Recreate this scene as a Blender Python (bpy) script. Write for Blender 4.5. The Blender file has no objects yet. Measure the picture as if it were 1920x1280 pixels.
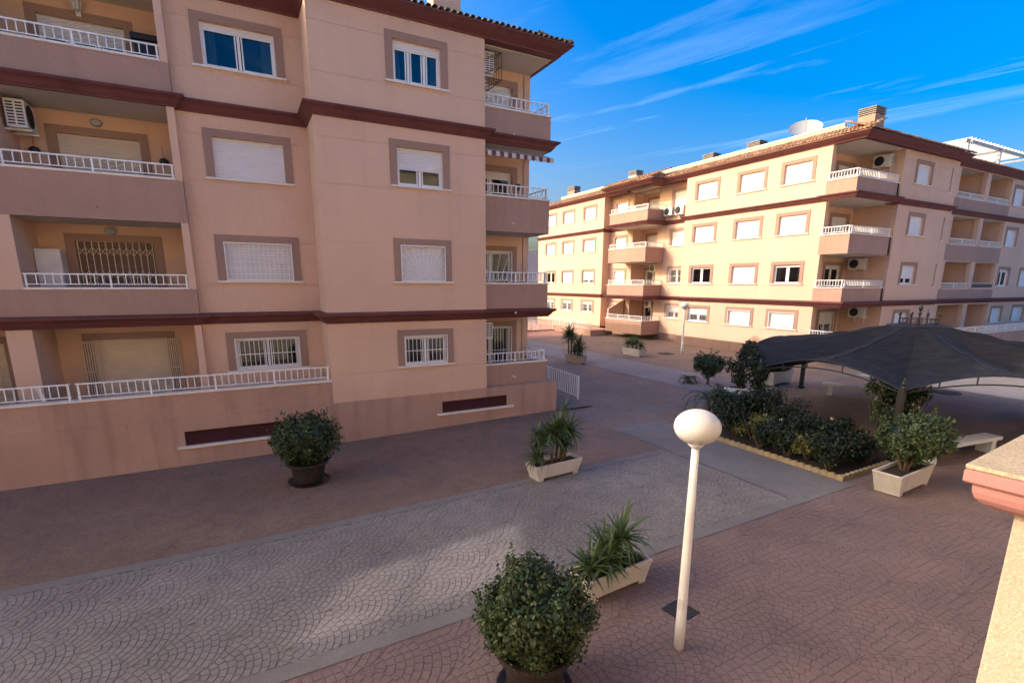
import bpy, bmesh, math, random
import numpy as np
from mathutils import Vector, Matrix
random.seed(7); rng = np.random.default_rng(7)
R = math.radians; PI = math.pi
S = bpy.context.scene
COL = S.collection

# ------------------------------------------------------------------ camera
cam = bpy.data.cameras.new('camera'); co = bpy.data.objects.new('camera', cam); COL.objects.link(co)
cam.sensor_width = 36.0; cam.sensor_fit = 'HORIZONTAL'
cam.lens = 946.24 / 1920 * 36.0
cam.shift_y = (736.9 - 640.0) / 1920
cam.clip_start = 0.05; cam.clip_end = 3000
co.location = (0, 0, 5.05)
_y, _p, _r = R(27.933), R(12.254), R(0.231)
_f = Vector((math.sin(_y)*math.cos(_p), math.cos(_y)*math.cos(_p), -math.sin(_p)))
_rt = Vector((math.cos(_y), -math.sin(_y), 0)); _up = _rt.cross(_f)
_r2 = _rt*math.cos(_r) + _up*math.sin(_r); _u2 = _up*math.cos(_r) - _rt*math.sin(_r)
co.matrix_world = Matrix(((_r2.x, _u2.x, -_f.x, 0), (_r2.y, _u2.y, -_f.y, 0), (_r2.z, _u2.z, -_f.z, 5.05), (0, 0, 0, 1)))
S.camera = co

# ------------------------------------------------------------------ sky and sun
SUN_AZ, SUN_EL = R(31.0), R(25.0)       # light comes from -X, turned 31 degrees towards +Y
sd = Vector((-math.cos(SUN_AZ)*math.cos(SUN_EL), math.sin(SUN_AZ)*math.cos(SUN_EL), math.sin(SUN_EL)))
W = bpy.data.worlds.new('World'); S.world = W; W.use_nodes = True
nt = W.node_tree; N = nt.nodes; L = nt.links
for n in list(N): N.remove(n)
out = N.new('ShaderNodeOutputWorld'); bg = N.new('ShaderNodeBackground'); L.new(bg.outputs[0], out.inputs[0])
sky = N.new('ShaderNodeTexSky'); sky.sky_type = 'NISHITA'; sky.sun_disc = False
sky.sun_elevation = SUN_EL; sky.sun_rotation = math.atan2(sd.x, sd.y)
sky.altitude = 100; sky.air_density = 1.0; sky.dust_density = 8.0; sky.ozone_density = 2.5
bg.inputs[1].default_value = 0.15
hs = N.new('ShaderNodeHueSaturation'); hs.inputs['Saturation'].default_value = 1.85; hs.inputs['Value'].default_value = 0.88; hs.inputs['Hue'].default_value = 0.508
L.new(sky.outputs[0], hs.inputs['Color'])
# thin streaks of cirrus
tc = N.new('ShaderNodeTexCoord')
sep = N.new('ShaderNodeSeparateXYZ'); L.new(tc.outputs['Generated'], sep.inputs[0])
def math_node(op, a=None, b=None, clamp=False):
    m = N.new('ShaderNodeMath'); m.operation = op; m.use_clamp = clamp
    for i, v in enumerate((a, b)):
        if v is None: continue
        if isinstance(v, (int, float)): m.inputs[i].default_value = v
        else: L.new(v, m.inputs[i])
    return m.outputs[0]
zc = math_node('MAXIMUM', sep.outputs[2], 0.06)
px_ = math_node('DIVIDE', sep.outputs[0], zc); py_ = math_node('DIVIDE', sep.outputs[1], zc)
cmb = N.new('ShaderNodeCombineXYZ'); L.new(px_, cmb.inputs[0]); L.new(py_, cmb.inputs[1])
mp0 = N.new('ShaderNodeMapping'); mp0.inputs['Rotation'].default_value = (0, 0, R(72)); L.new(cmb.outputs[0], mp0.inputs[0])
mp = N.new('ShaderNodeMapping'); mp.inputs['Scale'].default_value = (0.45, 2.4, 1); mp.inputs['Location'].default_value = (3.3, 1.7, 0)
L.new(mp0.outputs[0], mp.inputs[0])
n1 = N.new('ShaderNodeTexNoise'); n1.inputs['Scale'].default_value = 1.1; n1.inputs['Detail'].default_value = 9; n1.inputs['Roughness'].default_value = 0.62; n1.inputs['Distortion'].default_value = 0.7
L.new(mp.outputs[0], n1.inputs['Vector'])
n2 = N.new('ShaderNodeTexNoise'); n2.inputs['Scale'].default_value = 0.35; n2.inputs['Detail'].default_value = 3
L.new(cmb.outputs[0], n2.inputs['Vector'])
cr = N.new('ShaderNodeValToRGB'); cr.color_ramp.elements[0].position = 0.53; cr.color_ramp.elements[1].position = 0.80
L.new(n1.outputs[0], cr.inputs[0])
cr2 = N.new('ShaderNodeValToRGB'); cr2.color_ramp.elements[0].position = 0.36; cr2.color_ramp.elements[1].position = 0.62
L.new(n2.outputs[0], cr2.inputs[0])
cf = math_node('MULTIPLY', cr.outputs[0], cr2.outputs[0]); cf = math_node('MULTIPLY', cf, 0.14)
mx = N.new('ShaderNodeMixRGB'); L.new(cf, mx.inputs[0]); L.new(hs.outputs[0], mx.inputs[1]); mx.inputs[2].default_value = (7.5, 8.3, 9.2, 1)
L.new(mx.outputs[0], bg.inputs[0])
sl = bpy.data.lights.new('sun', 'SUN'); so = bpy.data.objects.new('sun', sl); COL.objects.link(so)
sl.energy = 2.0; sl.angle = R(0.53); sl.color = (0.57, 0.495, 0.485)
so.rotation_euler = sd.to_track_quat('Z', 'Y').to_euler(); so.location = (-40, 30, 40)
S.view_settings.view_transform = 'Standard'; S.view_settings.look = 'None'
S.view_settings.exposure = 1.65; S.view_settings.gamma = 1.0; S.view_settings.use_curve_mapping = False
S.cycles.max_bounces = 8; S.cycles.diffuse_bounces = 4; S.cycles.transparent_max_bounces = 12
S.cycles.use_denoising = True

# ------------------------------------------------------------------ materials
MATS = {}
def newmat(name):
    m = bpy.data.materials.new(name); m.use_nodes = True; MATS[name] = m
    t = m.node_tree; b = t.nodes['Principled BSDF']
    return m, t, t.nodes, t.links, b
def ramp(nd, pos):
    e = nd.color_ramp.elements
    e[0].position, e[0].color = pos[0][0], (*pos[0][1], 1) if len(pos[0][1]) == 3 else pos[0][1]
    e[1].position, e[1].color = pos[1][0], (*pos[1][1], 1)
    for p, c in pos[2:]:
        k = e.new(p); k.color = (*c, 1)
def surf(name, col, rough=0.85, var=0.12, vscale=0.7, grain=0.10, gscale=70.0, bump=0.25, bscale=110.0, spec=0.3, stain=0.0, island=0.0, metal=0.0):
    """painted / mineral surface: broad mottling, fine grain, fine relief"""
    m, t, n, l, b = newmat(name)
    g = n.new('ShaderNodeNewGeometry')
    a = n.new('ShaderNodeTexNoise'); a.inputs['Scale'].default_value = vscale; a.inputs['Detail'].default_value = 6; a.inputs['Roughness'].default_value = 0.6
    l.new(g.outputs['Position'], a.inputs['Vector'])
    f = n.new('ShaderNodeTexNoise'); f.inputs['Scale'].default_value = gscale; f.inputs['Detail'].default_value = 2
    l.new(g.outputs['Position'], f.inputs['Vector'])
    r1 = n.new('ShaderNodeMapRange'); r1.inputs[1].default_value = 0.3; r1.inputs[2].default_value = 0.7; r1.inputs[3].default_value = 1 - var; r1.inputs[4].default_value = 1 + var
    l.new(a.outputs[0], r1.inputs[0])
    r2 = n.new('ShaderNodeMapRange'); r2.inputs[1].default_value = 0.3; r2.inputs[2].default_value = 0.7; r2.inputs[3].default_value = 1 - grain; r2.inputs[4].default_value = 1 + grain
    l.new(f.outputs[0], r2.inputs[0])
    mm = n.new('ShaderNodeMath'); mm.operation = 'MULTIPLY'; l.new(r1.outputs[0], mm.inputs[0]); l.new(r2.outputs[0], mm.inputs[1])
    last = mm.outputs[0]
    if stain:      # streaks of run-off dirt, stretched downwards
        mp_ = n.new('ShaderNodeMapping'); mp_.inputs['Scale'].default_value = (3.0, 3.0, 0.25); l.new(g.outputs['Position'], mp_.inputs[0])
        s_ = n.new('ShaderNodeTexNoise'); s_.inputs['Scale'].default_value = 1.0; s_.inputs['Detail'].default_value = 7; l.new(mp_.outputs[0], s_.inputs['Vector'])
        r3 = n.new('ShaderNodeMapRange'); r3.inputs[1].default_value = 0.52; r3.inputs[2].default_value = 0.75; r3.inputs[3].default_value = 1.0; r3.inputs[4].default_value = 1 - stain
        l.new(s_.outputs[0], r3.inputs[0])
        m3 = n.new('ShaderNodeMath'); m3.operation = 'MULTIPLY'; l.new(last, m3.inputs[0]); l.new(r3.outputs[0], m3.inputs[1]); last = m3.outputs[0]
    if island:
        r4 = n.new('ShaderNodeMapRange'); r4.inputs[3].default_value = 1 - island; r4.inputs[4].default_value = 1 + island
        l.new(g.outputs['Random Per Island'], r4.inputs[0])
        m4 = n.new('ShaderNodeMath'); m4.operation = 'MULTIPLY'; l.new(last, m4.inputs[0]); l.new(r4.outputs[0], m4.inputs[1]); last = m4.outputs[0]
    vm = n.new('ShaderNodeVectorMath'); vm.operation = 'SCALE'; vm.inputs[0].default_value = col; l.new(last, vm.inputs['Scale'])
    l.new(vm.outputs[0], b.inputs['Base Color'])
    b.inputs['Roughness'].default_value = rough; b.inputs['Specular IOR Level'].default_value = spec; b.inputs['Metallic'].default_value = metal
    if bump:
        bn = n.new('ShaderNodeTexNoise'); bn.inputs['Scale'].default_value = bscale; bn.inputs['Detail'].default_value = 3
        l.new(g.outputs['Position'], bn.inputs['Vector'])
        bp = n.new('ShaderNodeBump'); bp.inputs['Strength'].default_value = bump; bp.inputs['Distance'].default_value = 0.01
        l.new(bn.outputs[0], bp.inputs['Height']); l.new(bp.outputs[0], b.inputs['Normal'])
    return m
surf('cream', (0.645, 0.424, 0.302), 0.92, 0.06, 0.45, 0.14, 55, 0.4, 90, stain=0.06)
surf('bounce_wall', (0.70, 0.60, 0.46), 0.92, 0.07, 0.5, 0.13, 55, 0.2, 90, stain=0.06)  # unseen facade, lightened from the peach so it bounces more light
surf('bench_white', (0.68, 0.69, 0.71), 0.5, 0.10, 3, 0.05, 30, 0.05, stain=0.15)
surf('frame_grey', (0.36, 0.38, 0.40), 0.45, 0.05, 3, 0.03, 30, 0.0)
surf('mauve', (0.390, 0.242, 0.180), 0.92, 0.07, 0.6, 0.13, 55, 0.35, 90, stain=0.10)
surf('surround', (0.330, 0.208, 0.155), 0.9, 0.05, 0.8, 0.12, 60, 0.3, 90)
surf('plinth', (0.440, 0.270, 0.195), 0.92, 0.10, 0.6, 0.14, 50, 0.35, 90, stain=0.22)
surf('plinth_shaded', (0.26, 0.165, 0.13), 0.92, 0.10, 0.6, 0.14, 50, 0.35, 90, stain=0.2)  # plinth brown darkened for building B, the shadow on its base put into the colour
surf('cornice_red', (0.140, 0.046, 0.043), 0.7, 0.12, 1.2, 0.06, 40, 0.12, 60, stain=0.25)
surf('ceiling', (0.58, 0.53, 0.46), 0.9, 0.05, 0.8, 0.05, 60, 0.2)
surf('marble', (0.74, 0.67, 0.58), 0.45, 0.06, 2, 0.04, 30, 0.05, stain=0.12)
surf('white_paint', (0.80, 0.78, 0.75), 0.4, 0.05, 2.5, 0.03, 30, 0.03, spec=0.45)
surf('white_dull', (0.70, 0.66, 0.62), 0.55, 0.08, 3, 0.04, 30, 0.05)
surf('shutter_white', (0.72, 0.69, 0.67), 0.45, 0.05, 2, 0.02, 30, 0.0, spec=0.4)
surf('shutter_brown', (0.20, 0.135, 0.095), 0.6, 0.1, 2, 0.05, 30, 0.0)
surf('shutter_beige', (0.66, 0.57, 0.47), 0.5, 0.06, 2, 0.03, 30, 0.0)
surf('curtain', (0.55, 0.52, 0.48), 0.9, 0.08, 3, 0.03, 40, 0.0)
surf('curtain_blue', (0.28, 0.36, 0.46), 0.9, 0.1, 3, 0.03, 40, 0.0)
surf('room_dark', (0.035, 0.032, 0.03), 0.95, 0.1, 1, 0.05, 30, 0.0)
surf('tile', (0.30, 0.165, 0.095), 0.85, 0.30, 2.2, 0.20, 25, 0.35, 40, island=0.35)
surf('tile_old', (0.20, 0.155, 0.105), 0.9, 0.40, 2.5, 0.25, 25, 0.4, 40, island=0.45)
surf('concrete', (0.40, 0.37, 0.33), 0.9, 0.12, 0.8, 0.08, 40, 0.25)
surf('dark_metal', (0.018, 0.017, 0.018), 0.45, 0.1, 3, 0.05, 30, 0.05, spec=0.5)
surf('grey_metal', (0.30, 0.30, 0.30), 0.4, 0.1, 3, 0.05, 30, 0.05, spec=0.5)
surf('black_plastic', (0.022, 0.020, 0.020), 0.45, 0.1, 4, 0.05, 30, 0.04)
surf('pot_brown', (0.032, 0.024, 0.022), 0.4, 0.15, 4, 0.08, 40, 0.05)
surf('cowl', (0.24, 0.205, 0.175), 0.7, 0.1, 3, 0.08, 40, 0.1)
surf('soil', (0.035, 0.024, 0.017), 0.95, 0.3, 8, 0.4, 60, 0.8, 40)
surf('planter', (0.55, 0.50, 0.45), 0.75, 0.10, 1.5, 0.06, 50, 0.2, 60, stain=0.2)
surf('planter_pink', (0.42, 0.335, 0.27), 0.75, 0.12, 1.5, 0.06, 50, 0.2, 60, stain=0.2)
surf('ac_white', (0.66, 0.64, 0.60), 0.4, 0.05, 3, 0.02, 40, 0.0, spec=0.45)
surf('ac_dark', (0.03, 0.03, 0.03), 0.6, 0.1, 4, 0.05, 40, 0.0)
surf('vent_red', (0.075, 0.022, 0.020), 0.6, 0.12, 4, 0.05, 40, 0.0)
surf('bark', (0.12, 0.085, 0.06), 0.95, 0.25, 6, 0.25, 40, 0.8, 30)
surf('edging', (0.33, 0.25, 0.135), 0.9, 0.15, 4, 0.12, 40, 0.3, 40, island=0.12)
surf('awning_cream', (0.55, 0.46, 0.40), 0.9, 0.05, 3, 0.05, 50, 0.1)
surf('awning_brown', (0.16, 0.06, 0.06), 0.9, 0.05, 3, 0.05, 50, 0.1)
surf('pink_trim', (0.37, 0.170, 0.155), 0.6, 0.06, 2, 0.05, 60, 0.08)
surf('near_stucco', (0.38, 0.315, 0.215), 0.92, 0.12, 2.5, 0.24, 90, 0.5, 110)
surf('near_wall', (0.41, 0.330, 0.245), 0.92, 0.10, 1.5, 0.17, 90, 0.5, 110)
surf('dish_grey', (0.40, 0.41, 0.40), 0.5, 0.05, 2, 0.03, 30, 0.0)
surf('manhole', (0.030, 0.028, 0.027), 0.7, 0.15, 8, 0.15, 60, 0.3, 50)
surf('far_plaster', (0.55, 0.42, 0.34), 0.9, 0.08, 0.3, 0.05, 20, 0.0)
surf('hill_green', (0.10, 0.11, 0.085), 0.95, 0.35, 0.03, 0.2, 0.5, 0.0)
# paving: blotchy tinted concrete
def paving(name, c1, c2, c3, island=0.0, rough=0.72, spec=0.35, crack=0.0):
    m, t, n, l, b = newmat(name)
    g = n.new('ShaderNodeNewGeometry')
    a = n.new('ShaderNodeTexNoise'); a.inputs['Scale'].default_value = 0.42; a.inputs['Detail'].default_value = 8; a.inputs['Roughness'].default_value = 0.62; l.new(g.outputs['Position'], a.inputs['Vector'])
    a2 = n.new('ShaderNodeTexNoise'); a2.inputs['Scale'].default_value = 2.6; a2.inputs['Detail'].default_value = 8; a2.inputs['Roughness'].default_value = 0.7; l.new(g.outputs['Position'], a2.inputs['Vector'])
    a3 = n.new('ShaderNodeTexNoise'); a3.inputs['Scale'].default_value = 38; a3.inputs['Detail'].default_value = 3; l.new(g.outputs['Position'], a3.inputs['Vector'])
    r1 = n.new('ShaderNodeValToRGB'); ramp(r1, [(0.36, c1), (0.66, c2)]); l.new(a.outputs[0], r1.inputs[0])
    r2 = n.new('ShaderNodeMapRange'); r2.inputs[1].default_value = 0.48; r2.inputs[2].default_value = 0.72; l.new(a2.outputs[0], r2.inputs[0])
    r2.inputs[4].default_value = 0.6
    mx = n.new('ShaderNodeMixRGB'); l.new(r2.outputs[0], mx.inputs[0]); l.new(r1.outputs[0], mx.inputs[1]); mx.inputs[2].default_value = (*c3, 1)
    r3 = n.new('ShaderNodeMapRange'); r3.inputs[1].default_value = 0.3; r3.inputs[2].default_value = 0.7; r3.inputs[3].default_value = 0.86; r3.inputs[4].default_value = 1.12; l.new(a3.outputs[0], r3.inputs[0])
    last = r3.outputs[0]
    if island:
        r4 = n.new('ShaderNodeMapRange'); r4.inputs[3].default_value = 1 - island; r4.inputs[4].default_value = 1 + island; l.new(g.outputs['Random Per Island'], r4.inputs[0])
        m4 = n.new('ShaderNodeMath'); m4.operation = 'MULTIPLY'; l.new(last, m4.inputs[0]); l.new(r4.outputs[0], m4.inputs[1]); last = m4.outputs[0]
    height = a3.outputs[0]
    if crack:
        vo = n.new('ShaderNodeTexVoronoi'); vo.feature = 'DISTANCE_TO_EDGE'; vo.inputs['Scale'].default_value = crack; l.new(g.outputs['Position'], vo.inputs['Vector'])
        r5 = n.new('ShaderNodeMapRange'); r5.inputs[1].default_value = 0.0; r5.inputs[2].default_value = 0.10; r5.inputs[3].default_value = 0.72; r5.inputs[4].default_value = 1.0; l.new(vo.outputs['Distance'], r5.inputs[0])
        m5 = n.new('ShaderNodeMath'); m5.operation = 'MULTIPLY'; l.new(last, m5.inputs[0]); l.new(r5.outputs[0], m5.inputs[1]); last = m5.outputs[0]
    vm = n.new('ShaderNodeVectorMath'); vm.operation = 'SCALE'; l.new(mx.outputs[0], vm.inputs[0]); l.new(last, vm.inputs['Scale'])
    l.new(vm.outputs[0], b.inputs['Base Color'])
    rr = n.new('ShaderNodeMapRange'); rr.inputs[3].default_value = rough - 0.12; rr.inputs[4].default_value = rough + 0.12; l.new(a2.outputs[0], rr.inputs[0]); l.new(rr.outputs[0], b.inputs['Roughness'])
    b.inputs['Specular IOR Level'].default_value = spec
    bp = n.new('ShaderNodeBump'); bp.inputs['Strength'].default_value = 0.35; bp.inputs['Distance'].default_value = 0.006; l.new(height, bp.inputs['Height']); l.new(bp.outputs[0], b.inputs['Normal'])
    return m
paving('stone_grey', (0.185, 0.161, 0.142), (0.255, 0.226, 0.196), (0.150, 0.127, 0.113), 0.045)
paving('joint_grey', (0.128, 0.111, 0.099), (0.17, 0.150, 0.132), (0.108, 0.092, 0.083))
paving('smooth_grey', (0.160, 0.142, 0.124), (0.212, 0.190, 0.165), (0.142, 0.122, 0.107))
paving('stone_red', (0.160, 0.108, 0.093), (0.222, 0.150, 0.126), (0.160, 0.120, 0.105), 0.035)
paving('joint_red', (0.134, 0.089, 0.077), (0.186, 0.124, 0.104), (0.132, 0.098, 0.086))
paving('stone_brown', (0.172, 0.108, 0.098), (0.228, 0.138, 0.118), (0.155, 0.098, 0.088), 0.04)
paving('joint_brown', (0.110, 0.066, 0.060), (0.145, 0.088, 0.078), (0.098, 0.064, 0.06))
paving('strip_brown', (0.176, 0.112, 0.082), (0.238, 0.150, 0.105), (0.128, 0.087, 0.066), crack=8.5)
paving('far_red', (0.190, 0.132, 0.098), (0.254, 0.175, 0.130), (0.154, 0.118, 0.094), crack=7.5)
paving('far_grey', (0.20, 0.180, 0.172), (0.265, 0.24, 0.225), (0.165, 0.145, 0.14), crack=7.5)
paving('far_orange', (0.34, 0.17, 0.115), (0.40, 0.21, 0.145), (0.28, 0.15, 0.11), crack=7.5)
paving('far_cream', (0.36, 0.31, 0.25), (0.42, 0.36, 0.30), (0.32, 0.27, 0.22))
# glass: thin pane, clear where faced, mirror at grazing angles
m, t, n, l, b = newmat('glass')
n.remove(b); tr = n.new('ShaderNodeBsdfTransparent'); tr.inputs[0].default_value = (0.55, 0.60, 0.63, 1)
gl = n.new('ShaderNodeBsdfGlossy'); gl.inputs['Roughness'].default_value = 0.02; gl.inputs[0].default_value = (0.95, 0.97, 1, 1)
lw = n.new('ShaderNodeFresnel'); lw.inputs[0].default_value = 1.6
ms = n.new('ShaderNodeMixShader'); l.new(lw.outputs[0], ms.inputs[0]); l.new(tr.outputs[0], ms.inputs[1]); l.new(gl.outputs[0], ms.inputs[2])
l.new(ms.outputs[0], n['Material Output'].inputs[0])
# opal lamp globe
m, t, n, l, b = newmat('opal')
b.inputs['Base Color'].default_value = (0.62, 0.585, 0.53, 1); b.inputs['Roughness'].default_value = 0.35
b.inputs['Subsurface Weight'].default_value = 0.3; b.inputs['Subsurface Radius'].default_value = (0.2, 0.18, 0.15); b.inputs['Subsurface Scale'].default_value = 0.5
# shade cloth: woven dark net, lets a little light through
m, t, n, l, b = newmat('shade_cloth')
g = n.new('ShaderNodeNewGeometry')
wv = n.new('ShaderNodeTexNoise'); wv.inputs['Scale'].default_value = 2.0; wv.inputs['Detail'].default_value = 8
mp2 = n.new('ShaderNodeMapping'); mp2.inputs['Scale'].default_value = (1.0, 1.0, 14.0); l.new(g.outputs['Position'], mp2.inputs[0]); l.new(mp2.outputs[0], wv.inputs['Vector'])
rp = n.new('ShaderNodeValToRGB'); ramp(rp, [(0.3, (0.0115, 0.0112, 0.0112)), (0.72, (0.030, 0.0295, 0.030))]); l.new(wv.outputs[0], rp.inputs[0])
l.new(rp.outputs[0], b.inputs['Base Color']); b.inputs['Roughness'].default_value = 0.8; b.inputs['Specular IOR Level'].default_value = 0.2
b.inputs['Sheen Weight'].default_value = 0.0
bp = n.new('ShaderNodeBump'); bp.inputs['Strength'].default_value = 0.4; bp.inputs['Distance'].default_value = 0.02; l.new(wv.outputs[0], bp.inputs['Height']); l.new(bp.outputs[0], b.inputs['Normal'])
# leaves
def leafmat(name, c1, c2, rough=0.45, trans=0.25):
    m, t, n, l, b = newmat(name)
    g = n.new('ShaderNodeNewGeometry')
    r = n.new('ShaderNodeValToRGB'); ramp(r, [(0.0, c1), (1.0, c2)]); l.new(g.outputs['Random Per Island'], r.inputs[0])
    l.new(r.outputs[0], b.inputs['Base Color']); b.inputs['Roughness'].default_value = rough; b.inputs['Specular IOR Level'].default_value = 0.45
    tl = n.new('ShaderNodeBsdfTranslucent'); vm = n.new('ShaderNodeVectorMath'); vm.operation = 'MULTIPLY'; vm.inputs[1].default_value = (1.3, 1.4, 0.6)
    l.new(r.outputs[0], vm.inputs[0]); l.new(vm.outputs[0], tl.inputs[0])
    ms = n.new('ShaderNodeMixShader'); ms.inputs[0].default_value = trans; l.new(b.outputs[0], ms.inputs[1]); l.new(tl.outputs[0], ms.inputs[2])
    l.new(ms.outputs[0], n['Material Output'].inputs[0])
    return m
leafmat('leaf_box', (0.014, 0.030, 0.010), (0.052, 0.085, 0.024))
leafmat('leaf_tip', (0.06, 0.085, 0.02), (0.14, 0.15, 0.04))
leafmat('leaf_ficus', (0.035, 0.062, 0.022), (0.105, 0.145, 0.05))
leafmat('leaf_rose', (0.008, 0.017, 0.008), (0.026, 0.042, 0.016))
leafmat('leaf_yucca', (0.035, 0.066, 0.022), (0.095, 0.140, 0.050), 0.4)
leafmat('leaf_palm', (0.035, 0.058, 0.028), (0.085, 0.110, 0.055), 0.5)
leafmat('petal', (0.55, 0.45, 0.42), (0.75, 0.68, 0.66), 0.6)
leafmat('leaf_yellow', (0.10, 0.11, 0.02), (0.22, 0.20, 0.05))
for a, b_ in (('white_paint', 'white_paint'),): pass
def M(n): return MATS[n]

# ------------------------------------------------------------------ mesh helpers
ROOTLOC = {}
class MB:
    def __init__(s): s.v = []; s.f = []
    def add(s, vs, fs):
        k = len(s.v); s.v += [tuple(p) for p in vs]; s.f += [tuple(i + k for i in q) for q in fs]; return s
    def box(s, x0, x1, y0, y1, z0, z1):
        x0, x1 = min(x0, x1), max(x0, x1); y0, y1 = min(y0, y1), max(y0, y1); z0, z1 = min(z0, z1), max(z0, z1)
        return s.add([(x0,y0,z0),(x1,y0,z0),(x1,y1,z0),(x0,y1,z0),(x0,y0,z1),(x1,y0,z1),(x1,y1,z1),(x0,y1,z1)],
                     [(0,3,2,1),(4,5,6,7),(0,1,5,4),(1,2,6,5),(2,3,7,6),(3,0,4,7)])
    def tube(s, p0, p1, r0, r1=None, n=8, cap=True):
        r1 = r0 if r1 is None else r1
        p0, p1 = Vector(p0), Vector(p1); d = (p1 - p0)
        if d.length < 1e-6: return s
        d.normalize(); a = d.orthogonal().normalized(); b = d.cross(a)
        vs = []
        for p, r in ((p0, r0), (p1, r1)):
            for i in range(n):
                t = 2*PI*i/n; vs.append(p + a*(r*math.cos(t)) + b*(r*math.sin(t)))
        fs = [(i, (i+1) % n, n + (i+1) % n, n + i) for i in range(n)]
        if cap: fs += [tuple(reversed(range(n))), tuple(range(n, 2*n))]
        return s.add(vs, fs)
    def path(s, pts, r, n=6):
        for a, b in zip(pts, pts[1:]): s.tube(a, b, r, r, n)
        return s
    def lathe(s, c, prof, n=20, sx=1, sy=1):
        c = Vector(c); k = []
        for r, z in prof: k.append([(c.x + sx*r*math.cos(2*PI*i/n), c.y + sy*r*math.sin(2*PI*i/n), c.z + z) for i in range(n)])
        vs = [p for ring in k for p in ring]; fs = []
        for j in range(len(prof)-1):
            for i in range(n): fs.append((j*n+i, j*n+(i+1) % n, (j+1)*n+(i+1) % n, (j+1)*n+i))
        fs.append(tuple(reversed(range(n)))); fs.append(tuple(range((len(prof)-1)*n, len(prof)*n)))
        return s.add(vs, fs)
    def build(s, name, mat, parent=None, smooth=False, kind=None, local=False, fix=True, bevel=0):
        me = bpy.data.meshes.new(name); me.from_pydata(s.v, [], s.f)
        if fix and len(s.f) < 60000:
            bm = bmesh.new(); bm.from_mesh(me); bmesh.ops.recalc_face_normals(bm, faces=bm.faces); bm.to_mesh(me); bm.free()
        me.materials.append(M(mat)); me.update()
        if smooth: me.polygons.foreach_set('use_smooth', [True]*len(me.polygons))
        return link(name, me, parent, kind, local, bevel)
def link(name, me, parent=None, kind=None, local=False, bevel=0):
    o = bpy.data.objects.new(name, me); COL.objects.link(o)
    if bevel:
        bv = o.modifiers.new('bevel', 'BEVEL'); bv.width = bevel; bv.segments = 2; bv.limit_method = 'ANGLE'; bv.angle_limit = R(40)
    if parent is not None:
        o.parent = parent
        if not local and parent.name in ROOTLOC: o.matrix_parent_inverse = Matrix.Translation(-Vector(ROOTLOC[parent.name]))
    if kind: o['kind'] = kind
    return o
def root(name, loc, label, cat, group=None, rz=0, local=False):
    o = bpy.data.objects.new(name, None); COL.objects.link(o); o.location = loc; o.rotation_euler = (0, 0, rz); o.empty_display_size = 0.2
    o['label'] = label; o['category'] = cat
    if group: o['group'] = group
    if not local: ROOTLOC[o.name] = tuple(loc)
    return o
def tag(o, label, cat, group=None):
    o['label'] = label; o['category'] = cat
    if group: o['group'] = group
    return o
def copy_tree(o, parent=None):
    c = o.copy(); COL.objects.link(c); c.parent = parent
    for ch in list(o.children): copy_tree(ch, c)
    return c
def zg(x): return 0.02*min(max(x, 0.0), 32.0)

class Fr:
    """a wall plane: u runs along it, d outwards, z up"""
    def __init__(s, ax, c): s.ax, s.c = ax, c
    def p(s, u, d, z):
        if s.ax == 'Y-': return (u, s.c - d, z)
        if s.ax == 'X-': return (s.c - d, u, z)
        if s.ax == 'X+': return (s.c + d, u, z)
        return (u, s.c + d, z)
    def box(s, mb, u0, u1, z0, z1, d0, d1):
        a = s.p(u0, d0, z0); b = s.p(u1, d1, z1); return mb.box(a[0], b[0], a[1], b[1], z0, z1)

def wall(fr, u0, u1, z0, z1, holes, parent, mat='cream', thick=0.28, grooves=(), name='wall', d=0.0):
    mb = MB(); GR = 0.014
    ze = {z0, z1}
    for h in holes: ze |= {max(z0, h[2]), min(z1, h[3])}
    gs = [g for g in grooves if z0 < g < z1]
    for g in gs: ze |= {g - GR/2, g + GR/2}
    ze = sorted(ze)
    for a, b in zip(ze, ze[1:]):
        if b - a < 1e-5: continue
        mid = (a + b)/2
        cuts = sorted([(max(u0, h[0]), min(u1, h[1])) for h in holes if h[2] < mid < h[3]])
        dd = d - 0.012 if any(abs(mid - g) < GR/2 for g in gs) else d
        cur = u0
        for c0, c1 in cuts:
            if c0 > cur + 1e-4: fr.box(mb, cur, c0, a, b, d - thick, dd)
            cur = max(cur, c1)
        if cur < u1 - 1e-4: fr.box(mb, cur, u1, a, b, d - thick, dd)
    return mb.build(name, mat, parent, fix=False)

def sun_grille(mb, fr, u0, u1, z0, z1, d, r=0.011):
    uc = (u0 + u1)/2; w = (u1 - u0)/2; h = z1 - z0
    for i in range(17):
        a = PI*(0.04 + 0.92*i/16); c, s_ = math.cos(a), math.sin(a)
        t = min(w/abs(c) if abs(c) > 1e-4 else 9, h/s_ if s_ > 1e-4 else 9)
        mb.tube(fr.p(uc + 0.1*c, d, z0 + 0.1*s_), fr.p(uc + t*c, d, z0 + t*s_), r, n=4)
    for i in range(6):
        a0, a1 = PI*i/6, PI*(i+1)/6
        mb.tube(fr.p(uc + 0.11*math.cos(a0), d, z0 + 0.11*math.sin(a0)), fr.p(uc + 0.11*math.cos(a1), d, z0 + 0.11*math.sin(a1)), r, n=4)
def frame_bars(mb, fr, u0, u1, z0, z1, d, w=0.03, t=0.02):
    fr.box(mb, u0, u1, z0, z0 + w, d, d + t); fr.box(mb, u0, u1, z1 - w, z1, d, d + t)
    fr.box(mb, u0, u0 + w, z0 + w, z1 - w, d, d + t); fr.box(mb, u1 - w, u1, z0 + w, z1 - w, d, d + t)

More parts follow.
